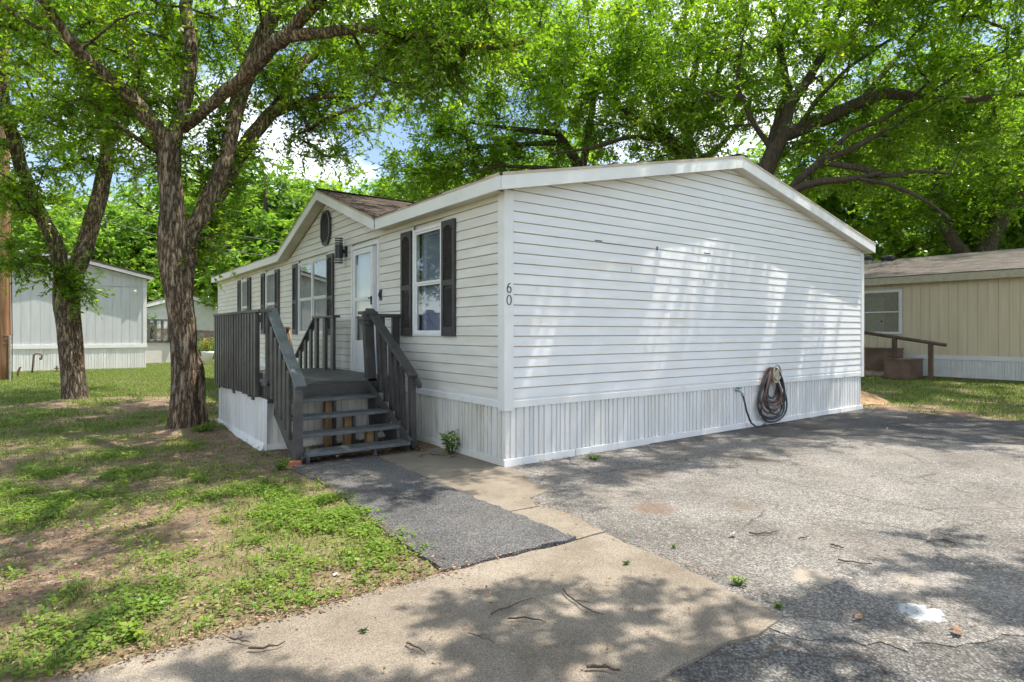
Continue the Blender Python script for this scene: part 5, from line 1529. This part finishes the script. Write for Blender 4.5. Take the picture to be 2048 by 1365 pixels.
T6 = [
    [(28.24,4.30,-0.3,0.55),(28.3,4.26,0.3,0.49),(28.60,4.04,3.80,0.443),(29.04,3.71,5.58,0.399),(29.49,3.38,6.46,0.332),(30.20,2.85,7.79,0.266),(30.91,2.33,9.56,0.177)],
    [(28.60,4.04,4.25,0.288),(27.71,4.70,5.80,0.244),(27.70,5.08,7.41,0.202),(27.68,5.46,9.29,0.136)],
    [(29.49,3.38,6.46,0.199),(29.68,3.61,7.86,0.157),(29.50,4.11,9.74,0.102)],
]
make_tree('shade_tree', 'leaning dark trunked tree rising behind the tan home roof', T6,
          [(29.0, 3.8, 10.5, 6.0, 6.5, 3.8, 400), (28.0, 5.0, 7.4, 3.2, 4.4, 1.6, 90)], 16, leaf=(0.19, 0.085), twigs=8, per=11, tlen=1.0, attach=4.5, step=0.35, bark='bark_far_backlit')
# two trees that stand outside the picture and shade the drive and the walk
T7 = [
    [(15.2,-5.6,-0.3,0.5),(15.2,-5.6,0.3,0.42),(15.0,-5.5,3.0,0.36),(14.6,-5.2,5.2,0.32)],
    [(14.6,-5.2,5.1,0.24),(13.4,-4.6,7.0,0.19),(12.0,-4.0,8.0,0.14),(10.2,-3.4,8.8,0.08)],
    [(12.0,-4.0,8.0,0.12),(10.4,-2.8,9.0,0.10),(8.4,-2.2,9.4,0.075),(6.4,-2.4,9.6,0.05),(4.2,-2.5,9.6,0.03)],
    [(14.6,-5.2,5.1,0.22),(14.6,-4.2,7.2,0.18),(14.4,-3.0,9.0,0.12),(14.0,-1.6,10.2,0.07)],
    [(14.6,-5.2,5.1,0.22),(15.4,-6.0,7.5,0.18),(16.0,-6.6,9.6,0.12)],
]
make_tree('shade_tree', 'leafy tree reaching in over the right end of the driveway', T7,
          [(10.4, -3.6, 9.0, 2.8, 2.2, 1.1, 90), (8.6, -2.2, 9.6, 2.6, 1.2, 0.7, 66), (5.6, -2.45, 9.6, 2.2, 0.55, 0.4, 30), (3.4, -2.5, 9.5, 1.0, 0.35, 0.3, 8), (7.0, -1.5, 9.8, 2.6, 0.32, 0.5, 30), (3.6, -1.35, 9.7, 1.6, 0.22, 0.4, 22), (15.0, -3.6, 9.6, 3.0, 3.4, 1.8, 150), (15.6, -6.4, 9.6, 3.2, 3.0, 2.0, 60)], 17, leaf=(0.11, 0.05), twigs=8, per=13, tlen=0.75, attach=4.5, step=0.3)
T8 = [
    [(-0.6,-10.2,-0.3,0.45),(-0.6,-10.2,0.3,0.36),(-0.5,-10.0,2.6,0.31),(-0.5,-9.6,4.2,0.28)],
    [(-0.5,-9.6,4.1,0.2),(-0.2,-8.2,5.3,0.16),(-0.2,-6.6,6.0,0.11),(-0.3,-4.4,6.2,0.07)],
    [(-0.5,-9.6,4.1,0.2),(-1.6,-8.6,5.6,0.16),(-2.4,-7.0,6.3,0.11),(-2.3,-4.6,6.5,0.06)],
    [(-0.2,-8.2,5.3,0.14),(1.2,-7.0,6.0,0.1),(2.4,-5.8,6.3,0.06)],
    [(-0.5,-9.6,4.1,0.2),(0.4,-10.4,7.0,0.16),(1.0,-11.0,9.0,0.1)],
]
make_tree('shade_tree', 'leafy tree across the street behind the viewer', T8,
          [(-0.3, -4.25, 6.0, 1.6, 0.8, 0.35, 40), (-2.0, -3.9, 6.2, 1.3, 0.8, 0.35, 40), (0.9, -4.9, 6.0, 1.0, 0.5, 0.3, 26), (2.4, -5.4, 6.1, 1.7, 0.85, 0.4, 46), (-2.6, -2.6, 6.2, 0.9, 0.9, 0.3, 28), (0.6, -9.6, 8.6, 3.6, 3.0, 2.0, 60)], 18,
          leaf=(0.085, 0.045), twigs=7, per=12, tlen=0.30, attach=4.0, step=0.3, droop=0.3)

# ---- background trees: three kinds, copied
def bg_tree(seed, h, rx, mat='leaf_far', tone=0.1):
    r = np.random.default_rng(seed)
    lb = [[(0, 0, -0.3, 0.34), (0.05, 0, 0.4, 0.27), (0.1, 0.05, h * 0.3, 0.22), (0.0, 0.1, h * 0.55, 0.16), (0.1, 0, h * 0.85, 0.06)]]
    for k in range(6):
        a = k * 1.05 + r.random(); z0 = h * (0.26 + 0.07 * k)
        lb.append([(0.08, 0.05, z0, 0.13), (math.cos(a) * rx * 0.35, math.sin(a) * rx * 0.35, z0 + h * 0.1, 0.09), (math.cos(a) * rx * 0.75, math.sin(a) * rx * 0.75, z0 + h * 0.16, 0.04)])
    cr = [(0, 0, h * 0.62, rx * 0.8, rx * 0.8, h * 0.36, 90)]
    for k in range(7):
        a = k * 0.9 + r.random(); q = rx * r.uniform(0.4, 0.8); zz = h * r.uniform(0.34, 0.8)
        cr.append((math.cos(a) * q, math.sin(a) * q, zz, rx * 0.42, rx * 0.42, h * 0.13, 26))
    return make_tree('backdrop_tree', 'x', lb, cr, seed, leaf=(0.27, 0.14), twigs=8, per=13, tlen=1.0, mat=mat, bark='bark_far_backlit', attach=h * 0.2, step=0.5, ridge=False, tone=tone)


protos = [bg_tree(31, 10.5, 4.2), bg_tree(32, 12.0, 4.6, tone=0.2), bg_tree(33, 9.0, 4.0, tone=0.0)]


def copy_tree(src):
    o = src.copy(); COL.objects.link(o); WORLD[o.name] = Vector(src.location)
    for ch in src.children:
        c = ch.copy(); COL.objects.link(c); c.parent = o
    return o


BG = [
      (0, -8.8, 47.8, 1.22, 'pale green backdrop tree at the far left beyond the utility pole'),
      (1, -4.9, 50.0, 0.95, 'tall backdrop tree rising behind the grey home roof'),
      (2, -1.0, 52.1, 1.36, 'backdrop tree just right of the grey home'),
      (0, 3.7, 58.5, 1.56, 'backdrop tree standing behind the distant pale home'),
      (1, 7.8, 55.5, 1.53, 'backdrop tree behind the thick trunk of the deck tree'),
      (2, 8.6, 42.5, 1.75, 'rounded backdrop tree over the far end of the white home'),
      (1, 12.1, 44.8, 1.29, 'backdrop tree whose top shows left of the dormer peak'),
      (0, 15.9, 42.0, 1.41, 'backdrop tree against the sky gap right of the dormer'),
      (2, 16.6, 34.1, 1.49, 'low leafy tree peeping over the white roof beside the dormer'),
      (2, -2.8, 73.3, 1.94, 'far backdrop tree behind the left edge'),
      (1, 8.4, 72.5, 1.73, 'far backdrop tree deep between grey and white homes'),
      (0, 21.0, 36, 1.4, 'backdrop tree deep behind the white roof, left'), (1, 24.0, 26, 1.35, 'backdrop tree deep behind the white roof, middle'), (2, 29.0, 19, 1.6, 'backdrop tree deep behind the white roof near the ridge'),
      (1, 33.0, 11, 1.4, 'backdrop tree between the ridge and the tan home'), (0, 37.0, 3.5, 1.5, 'backdrop tree over the left part of the tan roof'), (2, 39.0, -5, 1.7, 'backdrop tree over the right part of the tan roof'), (1, 33.0, -10, 1.1, 'backdrop tree at the right edge behind the tan home'),
      (0, 27.0, 36, 1.6, 'far backdrop tree filling the gap behind the thin limbed tree'), (2, 44, 12, 1.5, 'far tall backdrop tree behind the broad shade tree')]
used = set()
for k, (pi, x, y, s, lab) in enumerate(BG):
    if pi not in used:
        o = protos[pi]; used.add(pi)
    else:
        o = copy_tree(protos[pi])
    o.location = (x, y, 0); o.scale = (s, s, s); o.rotation_euler = (0, 0, k * 1.7)
    tag(o, lab, 'tree', 'backdrop trees')


# ---- shrubs and small plants
def plant(name, label, cat, x, y, h, spread, stems, leaf, mat='weed', seed=1, tone=0.5, per=10, z=0.0):
    r = np.random.default_rng(seed)
    mb = MB(); LB, LD, LN, LS = [], [], [], []
    for k in range(stems):
        a = r.random() * 6.28; q = spread * math.sqrt(r.random()); hh = h * r.uniform(0.6, 1.0)
        p0 = np.array([x + 0.15 * q * math.cos(a), y + 0.15 * q * math.sin(a), z]); p1 = np.array([x + q * math.cos(a), y + q * math.sin(a), z + hh])
        pts = [p0 + (p1 - p0) * t + np.array([0, 0, 0.12 * hh * math.sin(math.pi * t)]) for t in (0, 0.35, 0.7, 1)]
        mb.tube(pts, [0.005 + 0.004 * h, 0.004 + 0.003 * h, 0.003 + 0.002 * h, 0.002], 5)
        for j in range(per):
            t = 0.2 + 0.8 * (j + r.random()) / per
            b = p0 + (p1 - p0) * t + np.array([0, 0, 0.12 * hh * math.sin(math.pi * t)])
            d = np.array([math.cos(j * 2.4 + a), math.sin(j * 2.4 + a), r.uniform(-0.2, 0.5)])
            LB.append(b); LD.append(d); LN.append(np.array([0, 0, 1]) + r.normal(0, 0.35, 3)); LS.append(r.uniform(0.6, 1.2))
    LS = np.array(LS)
    V = leaf_quads(np.array(LB), np.array(LD), np.array(LN), leaf[0] * LS, leaf[1] * LS)
    o = thing(name, label, cat, (x, y, z))
    mb.build('stems', M['twig'] if h > 0.9 else M['weed'], o)
    me = np_mesh('leaves', V - np.array([x, y, z]), np.arange(len(V)).reshape(-1, 4), [M[mat]], np.clip(r.normal(tone, 0.2, len(LS)), 0, 1))
    link('leaves', me, (x, y, z), o)
    return o


plant('young_sapling', 'young green sapling growing against the skirting near the home corner', 'plant', -0.14, 0.93, 0.31, 0.22, 12, (0.07, 0.042), seed=3, per=11, z=0.005)
plant('flowering_shrub', 'green leafy shrub before the green bin beyond the deck', 'shrub', 2.0, 28.6, 1.25, 0.85, 60, (0.14, 0.06), seed=4, per=16)
plant('flowering_shrub', 'tall shrub with orange flowers beside the white planter', 'shrub', 1.55, 25.4, 1.1, 0.5, 40, (0.12, 0.05), seed=5, per=14)
plant('potted_flowers', 'orange flowers rising from the white planter', 'flowers', 1.32, 24.6, 0.75, 0.3, 18, (0.06, 0.05), mat='flower', seed=6, per=8, z=0.5)
plant('corner_shrub', 'yellow green shrub at the foot of the grey home deck', 'shrub', 0.62, 27.2, 0.75, 0.35, 30, (0.12, 0.06), seed=7, per=12, tone=0.75)
plant('dark_shrub', 'dark green shrub behind the grey deck railing', 'shrub', -0.35, 32.6, 2.6, 0.8, 50, (0.2, 0.1), seed=8, per=16, tone=0.2)
plant('grass_tuft', 'bright green tuft at the base of the thick trunk', 'grass tuft', -2.28, 4.35, 0.16, 0.2, 40, (0.09, 0.014), seed=9, per=4, tone=0.6)
plant('grass_tuft', 'tall green tuft beside the broken brick at the steps', 'grass tuft', -2.06, 1.22, 0.16, 0.12, 18, (0.10, 0.014), seed=10, per=4, tone=0.7)
plant('grass_tuft', 'small tuft on the drive near the home corner', 'grass tuft', 1.05, -0.32, 0.05, 0.10, 16, (0.05, 0.012), seed=12, per=4, tone=0.8, z=0.01)
plant('weed_clump', 'green weed in the joint at the right edge of the concrete', 'weed', -0.74, -3.38, 0.05, 0.05, 8, (0.03, 0.014), seed=13, per=6, tone=0.7, z=0.005)
plant('weed_clump', 'tiny weed in the joint near the end of the concrete', 'weed', -0.84, -3.68, 0.035, 0.025, 5, (0.025, 0.012), seed=14, per=5, tone=0.7, z=0.005)
plant('weed_clump', 'lone yellow green weed at the bottom left edge of the lawn', 'weed', -3.66, -2.02, 0.10, 0.06, 7, (0.06, 0.03), seed=15, per=6, tone=0.9)
plant('weed_clump', 'single weed on the drive beside the concrete edge', 'weed', -0.55, -2.75, 0.03, 0.02, 4, (0.02, 0.01), seed=16, per=5, tone=0.8, z=0.01)


# ---- lawn growth
def scatter(n, x0, x1, y0, y1, r, dens):
    x = r.uniform(x0, x1, n); y = r.uniform(y0, y1, n)
    k = r.random(n) < dens(x, y)
    x, y = x[k], y[k]
    # not on paving, not under homes or the deck
    bad = ((x > -2.03) & (y < 1.36)) | (y < -2.17) | ((x > -1.93) & (x < 8.7) & (y > 2.4) & (y < 5.35)) | ((x > -0.06) & (x < 8.7) & (y > 5.3) & (y < 15.4)) | ((x > -0.9) & (x < 8.7) & (y < 2.5))
    bad |= (x > -7.2) & (x < -1.1) & (y > 23.5)
    edge = ((x > -2.1) & (y < 1.36) & (x < -1.9) & (y > -2.1))
    ok_ = ~bad | (edge & (r.random(len(x)) < 0.35))
    return x[ok_], y[ok_]


def blades(name, x, y, r, h, wd, mat, label=None, tone=0.5):
    n = len(x); z = yard_z(x, y) - 0.005
    b = np.stack([x, y, z], 1); a = r.random(n) * 6.28
    s = np.stack([np.cos(a), np.sin(a), np.zeros(n)], 1)
    hh = h * r.uniform(0.4, 1.15, n); ww = wd * r.uniform(0.7, 1.3, n)
    ben = np.stack([-np.sin(a), np.cos(a), np.zeros(n)], 1) * (hh * r.uniform(0.1, 0.9, n))[:, None]
    mid = b + ben * 0.35 + np.array([0, 0, 1]) * (hh * 0.62)[:, None]
    tip = b + ben + np.array([0, 0, 1]) * (hh * 0.92)[:, None]
    V = np.stack([b - s * ww[:, None] / 2, b + s * ww[:, None] / 2, mid + s * ww[:, None] * 0.38, tip, mid - s * ww[:, None] * 0.38], 1).reshape(-1, 3)
    k = np.arange(n) * 5
    F = np.concatenate([np.stack([k, k + 1, k + 2, k + 4], 1), np.stack([k + 4, k + 2, k + 3, k + 3], 1)[:0]])
    # lower quad plus tip quad (degenerate-free: tip is a narrow quad)
    V2 = V.reshape(n, 5, 3); tip2 = V2[:, 3] + s * 0.0006
    V = np.concatenate([V2, tip2[:, None]], 1).reshape(-1, 3); k = np.arange(n) * 6
    F = np.concatenate([np.stack([k, k + 1, k + 2, k + 4], 1), np.stack([k + 4, k + 2, k + 5, k + 3], 1)])
    q = np.clip(r.normal(tone, 0.25, n), 0, 1)
    me = np_mesh(name, V, F, [M[mat]], np.concatenate([q, q]))
    o = struct(link(name, me, (0, 0, 0)), 'stuff')
    return o


rg = np.random.default_rng(21)
x, y = scatter(200000, -7.0, -1.9, -2.2, 7.0, rg, lambda x, y: np.clip(cover(x, y) * 1.3 - 0.12, 0.03, 1) * np.clip((fbm(x * 5.3, y * 5.3, 4) - 0.3) * 2.4, 0.05, 1) * 0.85)
o = blades('lawn_grass', x, y, rg, 0.060, 0.0060, 'grass', tone=0.62); tag(o, 'short green and straw grass over the front lawn', 'grass')
x, y = scatter(260000, -9.0, 3.6, 6.0, 27.0, rg, lambda x, y: np.clip(cover(x, y) * 1.3 - 0.1, 0, 1))
o = blades('back_grass', x, y, rg, 0.065, 0.011, 'grass', tone=0.6); tag(o, 'bright green grass between the trees and the grey home', 'grass')
x = rg.uniform(8.75, 18.5, 90000); y = rg.uniform(-3.6, 9.0, 90000); kk = rg.random(90000) < np.clip(cover(x, y) * 1.3 - 0.1, 0, 1)
o = blades('side_grass', x[kk], y[kk], rg, 0.07, 0.011, 'grass', tone=0.55); tag(o, 'green grass strip between the driveway and the tan home', 'grass')


x, y = scatter(60000, -6.5, -1.9, -2.2, 6.0, rg, lambda x, y: np.clip(0.9 - cover(x, y), 0.15, 1) * np.clip((fbm(x * 4.1 + 9, y * 4.1, 4) - 0.32) * 2.4, 0, 1) * 0.7)
o = blades('dry_thatch', x, y, rg, 0.028, 0.005, 'grass', tone=0.98); tag(o, 'straw coloured dead grass lying over the bare soil', 'dry grass')


def groundcover(name, x, y, r, lf, mat, tone=0.5, per=7, hmax=0.055):
    n = len(x); z = yard_z(x, y)
    c = np.repeat(np.stack([x, y, z], 1), per, 0); m_ = n * per
    a = r.random(m_) * 6.28; q = r.uniform(0.0, 0.045, m_); hh = r.uniform(0.008, hmax, m_)
    d = np.stack([np.cos(a), np.sin(a), r.uniform(-0.15, 0.35, m_)], 1)
    b = c + d * np.array([1, 1, 0]) * q[:, None] + np.array([0, 0, 1]) * hh[:, None]
    s = r.uniform(0.6, 1.3, m_)
    V = leaf_quads(b, d, np.array([0, 0, 1]) + r.normal(0, 0.3, (m_, 3)), lf[0] * s, lf[1] * s)
    t = np.repeat(np.clip(r.normal(tone, 0.18, n), 0, 1), per) * 0.7 + 0.3 * r.random(m_)
    me = np_mesh(name, V, np.arange(len(V)).reshape(-1, 4), [M[mat]], t)
    return struct(link(name, me, (0, 0, 0)), 'stuff')


wc = lambda x, y: np.clip((cover(x, y) - 0.05) * 1.3, 0.06, 1) * np.clip((fbm(x * 4.2 + 40, y * 4.2, 5) - 0.40) * 3.6, 0.03, 1)
x, y = scatter(30000, -6.0, -1.9, -2.2, 3.2, rg, wc)
o = groundcover('broadleaf_weeds', x, y, rg, (0.028, 0.018), 'weed', 0.6); tag(o, 'low broad leaved weeds spreading over the lawn by the concrete', 'weeds')
x, y = scatter(16000, -7.0, -1.9, 3.0, 9.0, rg, lambda x, y: wc(x, y) * 0.6)
o = groundcover('lawn_weeds', x, y, rg, (0.035, 0.02), 'weed', per=6); tag(o, 'sparse low weeds around the tree trunks', 'weeds')

# ---- leaf litter: uncountable dry leaves
def litter(name, spots, r, lf=(0.05, 0.028)):
    B = []
    for (cx, cy_, sx, sy, n, zz) in spots:
        x = cx + r.normal(0, 1, n) * sx; y = cy_ + r.normal(0, 1, n) * sy
        z = np.full(n, zz) if zz is not None else yard_z(x, y) + 0.006
        B.append(np.stack([x, y, z + r.random(n) * 0.012], 1))
    b = np.concatenate(B); n = len(b); a = r.random(n) * 6.28
    d = np.stack([np.cos(a), np.sin(a), r.normal(0, 0.12, n)], 1); s = r.uniform(0.4, 1.3, n)
    V = leaf_quads(b, d, np.array([0, 0, 1]) + r.normal(0, 0.3, (n, 3)), lf[0] * s, lf[1] * s)
    me = np_mesh(name, V, np.arange(len(V)).reshape(-1, 4), [M['dry_leaf']], r.random(n))
    return struct(link(name, me, (0, 0, 0)), 'stuff')


o = litter('step_litter', [(-1.1, 2.15, 0.4, 0.12, 900, 0.02), (-0.6, 2.2, 0.25, 0.15, 400, 0.03), (-0.35, 1.55, 0.12, 0.14, 260, 0.028), (-1.3, 1.6, 0.3, 0.12, 350, 0.012)], rg); tag(o, 'brown leaf litter heaped under the deck steps', 'leaf litter')
o = litter('lawn_litter', [(-3.2, -1.9, 1.0, 0.18, 900, None), (-2.25, -1.6, 0.2, 0.6, 300, None), (-3.4, 0.4, 1.0, 1.2, 1800, None), (-2.4, 3.2, 0.7, 1.0, 1100, None), (-4.2, -1.0, 0.5, 0.8, 900, None), (-4.5, 3.0, 1.2, 1.6, 900, None)], rg, (0.032, 0.016)); tag(o, 'scattered dry leaves on the lawn soil', 'leaf litter')
o = litter('joint_litter', [(-0.62, -1.6, 0.03, 0.3, 110, 0.02), (-0.74, -2.9, 0.03, 0.5, 130, 0.02), (0.9, -0.06, 0.6, 0.02, 90, 0.012), (-0.15, -0.9, 0.08, 0.25, 50, 0.02), (0.6, -3.2, 0.8, 0.5, 60, 0.012), (-2.02, -0.9, 0.035, 0.8, 420, 0.03), (-1.9, 0.7, 0.04, 0.4, 200, 0.03), (-2.6, -2.2, 0.7, 0.035, 500, 0.026), (-3.6, -2.22, 0.5, 0.04, 300, 0.026), (-2.0, -2.9, 0.9, 0.4, 130, 0.026), (0.5, -3.9, 1.2, 0.5, 160, 0.012), (2.2, -2.5, 1.8, 1.0, 200, 0.014)], rg, (0.022, 0.012)); tag(o, 'fine dry crumbs along the concrete joints and wall foot', 'leaf litter')
dl = [(-0.02, -2.86, 'pale dry leaf beside the twig on the drive', 0.09), (1.02, -3.75, 'tan dry leaf beside the short twig at right', 0.08), (-1.05, -2.78, 'yellow green fallen leaf on the concrete edge', 0.07), (-2.75, -2.62, 'green fallen leaf on the shaded concrete', 0.06), (-0.62, -4.0, 'curled brown leaf on the street asphalt', 0.10), (-0.4, -4.36, 'star shaped brown leaf near the chipped paint', 0.11)]
for k, (x, y, lab, s) in enumerate(dl):
    rr = random.Random(k); pts = []
    for j in range(14):
        a = 2 * math.pi * j / 14; q = s * (0.5 if j % 2 else 0.28) * rr.uniform(0.7, 1.2)
        pts.append((x + q * math.cos(a), y + 0.6 * q * math.sin(a), 0.03 + 0.008 * math.sin(3 * a)))
    o = MB().prism(pts, (0, 0, 0.002)).build('fallen_leaf', M['mortar'] if k < 2 else M['grass'] if k < 4 else M['stain'])
    tag(o, lab, 'leaf', 'fallen leaves')
# ---- twigs
TW = [((-2.15, -2.85), (-1.86, -2.83), 0.006, 'long thin forked twig in the middle of the concrete'), ((-1.65, -2.85), (-1.70, -3.22), 0.008, 'straight dark twig right of the concrete middle'), ((-2.11, -2.95), (-1.98, -3.10), 0.007, 'curved twig below the long thin twig'),
      ((-2.64, -2.86), (-2.61, -2.99), 0.007, 'short dark twig on the left concrete'), ((-2.10, -3.52), (-2.01, -3.63), 0.013, 'thick broken twig at the bottom edge'), ((0.11, -2.91), (0.34, -3.01), 0.010, 'dark twig lying on the pale drive'),
      ((1.10, -3.80), (1.03, -3.91), 0.010, 'short twig at the right side of the drive'), ((-3.25, -2.47), (-3.10, -2.52), 0.010, 'dark forked twig at the lawn edge of the concrete'), ((-3.30, -2.32), (-3.23, -2.42), 0.008, 'bent twig half on the lawn edge'),
      ((0.30, -3.18), (0.40, -3.20), 0.008, 'small twig below the dark twig on the drive'), ((0.36, -3.38), (0.36, -3.47), 0.010, 'stubby upright twig scrap on the drive'), ((-0.40, 0.98), (-0.30, 0.80), 0.010, 'root like twig on the concrete by the steps'),
      ((-0.55, 0.95), (-0.35, 1.05), 0.008, 'twig beside the root like twig near the steps'), ((-0.20, 0.72), (-0.33, 0.68), 0.008, 'small twig on the concrete before the sapling'), ((0.10, -3.55), (0.20, -3.72), 0.008, 'thin twig near the mortar smears'), ((-2.35, -2.95), (-2.30, -3.1), 0.004, 'hair thin twig left of the concrete middle')]
for k, (a, b, rr_, lab) in enumerate(TW):
    rr_ *= 0.62
    r = random.Random(k + 50); a = Vector(a + (0,)); b = Vector(b + (0,)); d = b - a; nn = Vector((-d.y, d.x, 0))
    zz = 0.026 if a.x < -0.75 or a.y > 0 else 0.014
    bend = r.uniform(-0.14, 0.14)
    mp_ = [a + d * t + nn * (bend * math.sin(math.pi * t) + r.uniform(-0.02, 0.02)) + Vector((0, 0, zz + rr_ * 0.7 + 0.008 * math.sin(t * 7 + k) ** 2)) for t in (0, 0.2, 0.4, 0.6, 0.8, 1)]
    mb = MB().tube(mp_, [rr_, rr_, rr_ * 0.85, rr_ * 0.8, rr_ * 0.6, rr_ * 0.4], 7)
    s = mp_[2]
    mb.tube([s, s + (d * 0.22 + nn * 0.16) * r.choice((-1, 1)) * 0.8 + Vector((0, 0, 0.006))], [rr_ * 0.6, rr_ * 0.3], 5)
    o = mb.build('fallen_twig', M['twig'])
    tag(o, lab, 'twig', 'fallen twigs')
# small bits of litter
for x, y, z, lab in ((-2.62, -1.86, 0.02, 'small white bottle cap at the lawn edge'), (6.2, -1.4, 0.02, 'white paper scrap on the far drive')):
    o = MB().prism([(x, y, z), (x + 0.025, y + 0.005, z + 0.006), (x + 0.03, y + 0.018, z), (x + 0.015, y + 0.022, z + 0.008), (x - 0.003, y + 0.015, z)], (0.001, 0.001, 0.005)).build('paper_scrap', M['white_pot'])
    tag(o, lab, 'scrap', 'paper scraps')
